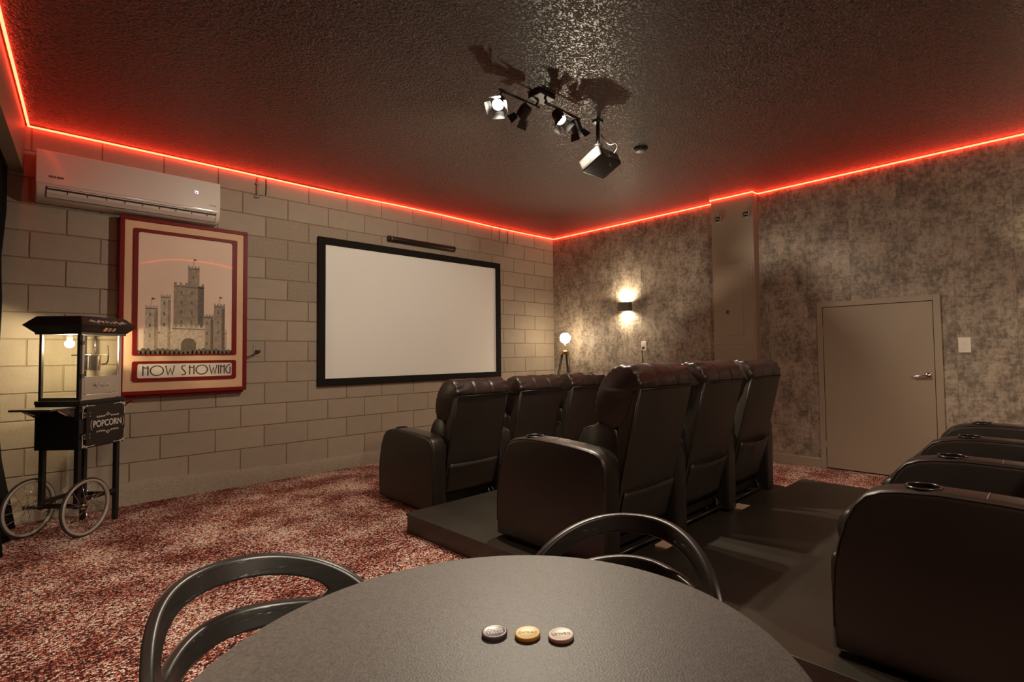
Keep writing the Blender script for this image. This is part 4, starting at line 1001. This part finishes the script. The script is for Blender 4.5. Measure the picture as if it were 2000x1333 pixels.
# ------------------------------------------------------------------ two plastic chairs with looped backs
def make_chair():
    t = empty('table_chair')
    cu_ = bpy.data.curves.new('back', 'CURVE'); cu_.dimensions = '2D'; cu_.fill_mode = 'BOTH'; cu_.extrude = 0.005; cu_.bevel_depth = 0.0055; cu_.bevel_resolution = 2
    def loop(pts):
        sp = cu_.splines.new('POLY'); sp.points.add(len(pts) - 1)
        for p, q in zip(sp.points, pts): p.co = (q[0], q[1], 0, 1)
        sp.use_cyclic_u = True
    def se(cx, cz, a, b, e, a0, a1, n):
        out = []
        for k in range(n + 1):
            th = a0 + (a1 - a0) * k / n; c, s_ = math.cos(th), math.sin(th)
            out.append((cx + a * math.copysign(abs(c) ** (2 / e), c), cz + b * math.copysign(abs(s_) ** (2 / e), s_)))
        return out
    EB = 0.0055
    outer = [(0.225 - EB, 0.40), (0.248 - EB, 0.47)] + se(0, 0.517, 0.254 - EB, 0.214 - EB, 3.0, 0.0, PI, 64) + [(-0.248 + EB, 0.47), (-0.225 + EB, 0.40)]
    loop(outer)
    top = se(0, 0.610, 0.196, 0.080, 2.7, 0.12, PI - 0.12, 44)
    bot = [(-0.178 + 0.356 * k / 16, 0.606 + 0.014 * math.sin(PI * k / 16)) for k in range(17)]
    loop(top + bot)
    for sg in (1, -1): loop([(sg * (0.213 + 0.0095 * math.cos(2 * PI * k / 20)), 0.575 + 0.040 * math.sin(2 * PI * k / 20)) for k in range(20)])
    low = [(-0.190, 0.560), (-0.12, 0.578), (0, 0.584), (0.12, 0.578), (0.190, 0.560), (0.202, 0.53), (0.212, 0.47), (0.20, 0.40), (-0.20, 0.40), (-0.212, 0.47), (-0.202, 0.53)]
    low2 = []
    for k in range(len(low)):
        a = Vector(low[k]); b = Vector(low[(k + 1) % len(low)])
        for q in range(5): low2.append(a + (b - a) * q / 5)
    # the lower opening runs out at the seat, so the back is one arch with two feet
    loop([(p[0], max(p[1], 0.425)) for p in low2])
    ob = bpy.data.objects.new('b', cu_); COL.objects.link(ob); bpy.context.view_layer.update()
    me = bpy.data.meshes.new_from_object(ob.evaluated_get(bpy.context.evaluated_depsgraph_get())); bpy.data.objects.remove(ob)
    bm = bmesh.new(); bm.from_mesh(me)
    for _ in range(5):
        bmesh.ops.triangulate(bm, faces=bm.faces[:])
        lg = [e for e in bm.edges if e.calc_length() > 0.022]
        if not lg: break
        bmesh.ops.subdivide_edges(bm, edges=lg, cuts=1)
    bmesh.ops.triangulate(bm, faces=bm.faces[:]); bm.to_mesh(me); bm.free()
    for v in me.vertices:
        x, z, d = v.co.x, v.co.y, v.co.z
        y = -0.215 - (z - 0.43) * 0.332 + 3.38 * x * x
        nx = 2 * 3.38 * x
        ln = math.sqrt(1 + nx * nx)
        v.co = (x - d * nx / ln, y + d / ln, z)
    me.materials.clear(); me.materials.append(MATS['black_plastic'])
    for p in me.polygons: p.use_smooth = True
    me.set_sharp_from_angle(angle=math.radians(50))
    o = bpy.data.objects.new('backrest', me); COL.objects.link(o); o.parent = t
    st = [(p[0], p[1]) for p in se(0, 0.0, 0.225, 0.215, 3.2, 0, 2 * PI, 40)[:-1]]
    MB().prism(st, 'z', 0.425, 0.447, 0.008, 3).build('seat', 'black_plastic', t, smooth=40)
    for sx_ in (1, -1):
        MB().tube([(sx_ * 0.165, 0.165, 0.43), (sx_ * 0.200, 0.205, 0.0)], 0.018, 12, r2=0.012).build('leg', 'black_plastic', t)
        MB().tube([(sx_ * 0.170, -0.165, 0.43), (sx_ * 0.205, -0.225, 0.0)], 0.018, 12, r2=0.012).build('leg', 'black_plastic', t)
    return t
ch = make_chair()
def place_chair(o, bx, by, face):   # bx,by: middle of the back; face: direction the sitter looks
    fx, fy = face; l = math.hypot(fx, fy); fx /= l; fy /= l
    rz = math.atan2(fy, fx) - PI / 2
    o.rotation_euler = (0, 0, rz); o.location = (bx + fx * 0.215, by + fy * 0.215, 0)
place_chair(ch, -4.610, -4.685, (-0.930, -0.368)); tag(ch, 'black plastic loop-back chair at table, on the platform side', 'chair', 'chairs at the round table')
c2 = copy_tree(ch); place_chair(c2, -5.422, -4.241, (0.326, -0.946)); tag(c2, 'black plastic loop-back chair at table, on the red carpet side', 'chair', 'chairs at the round table')
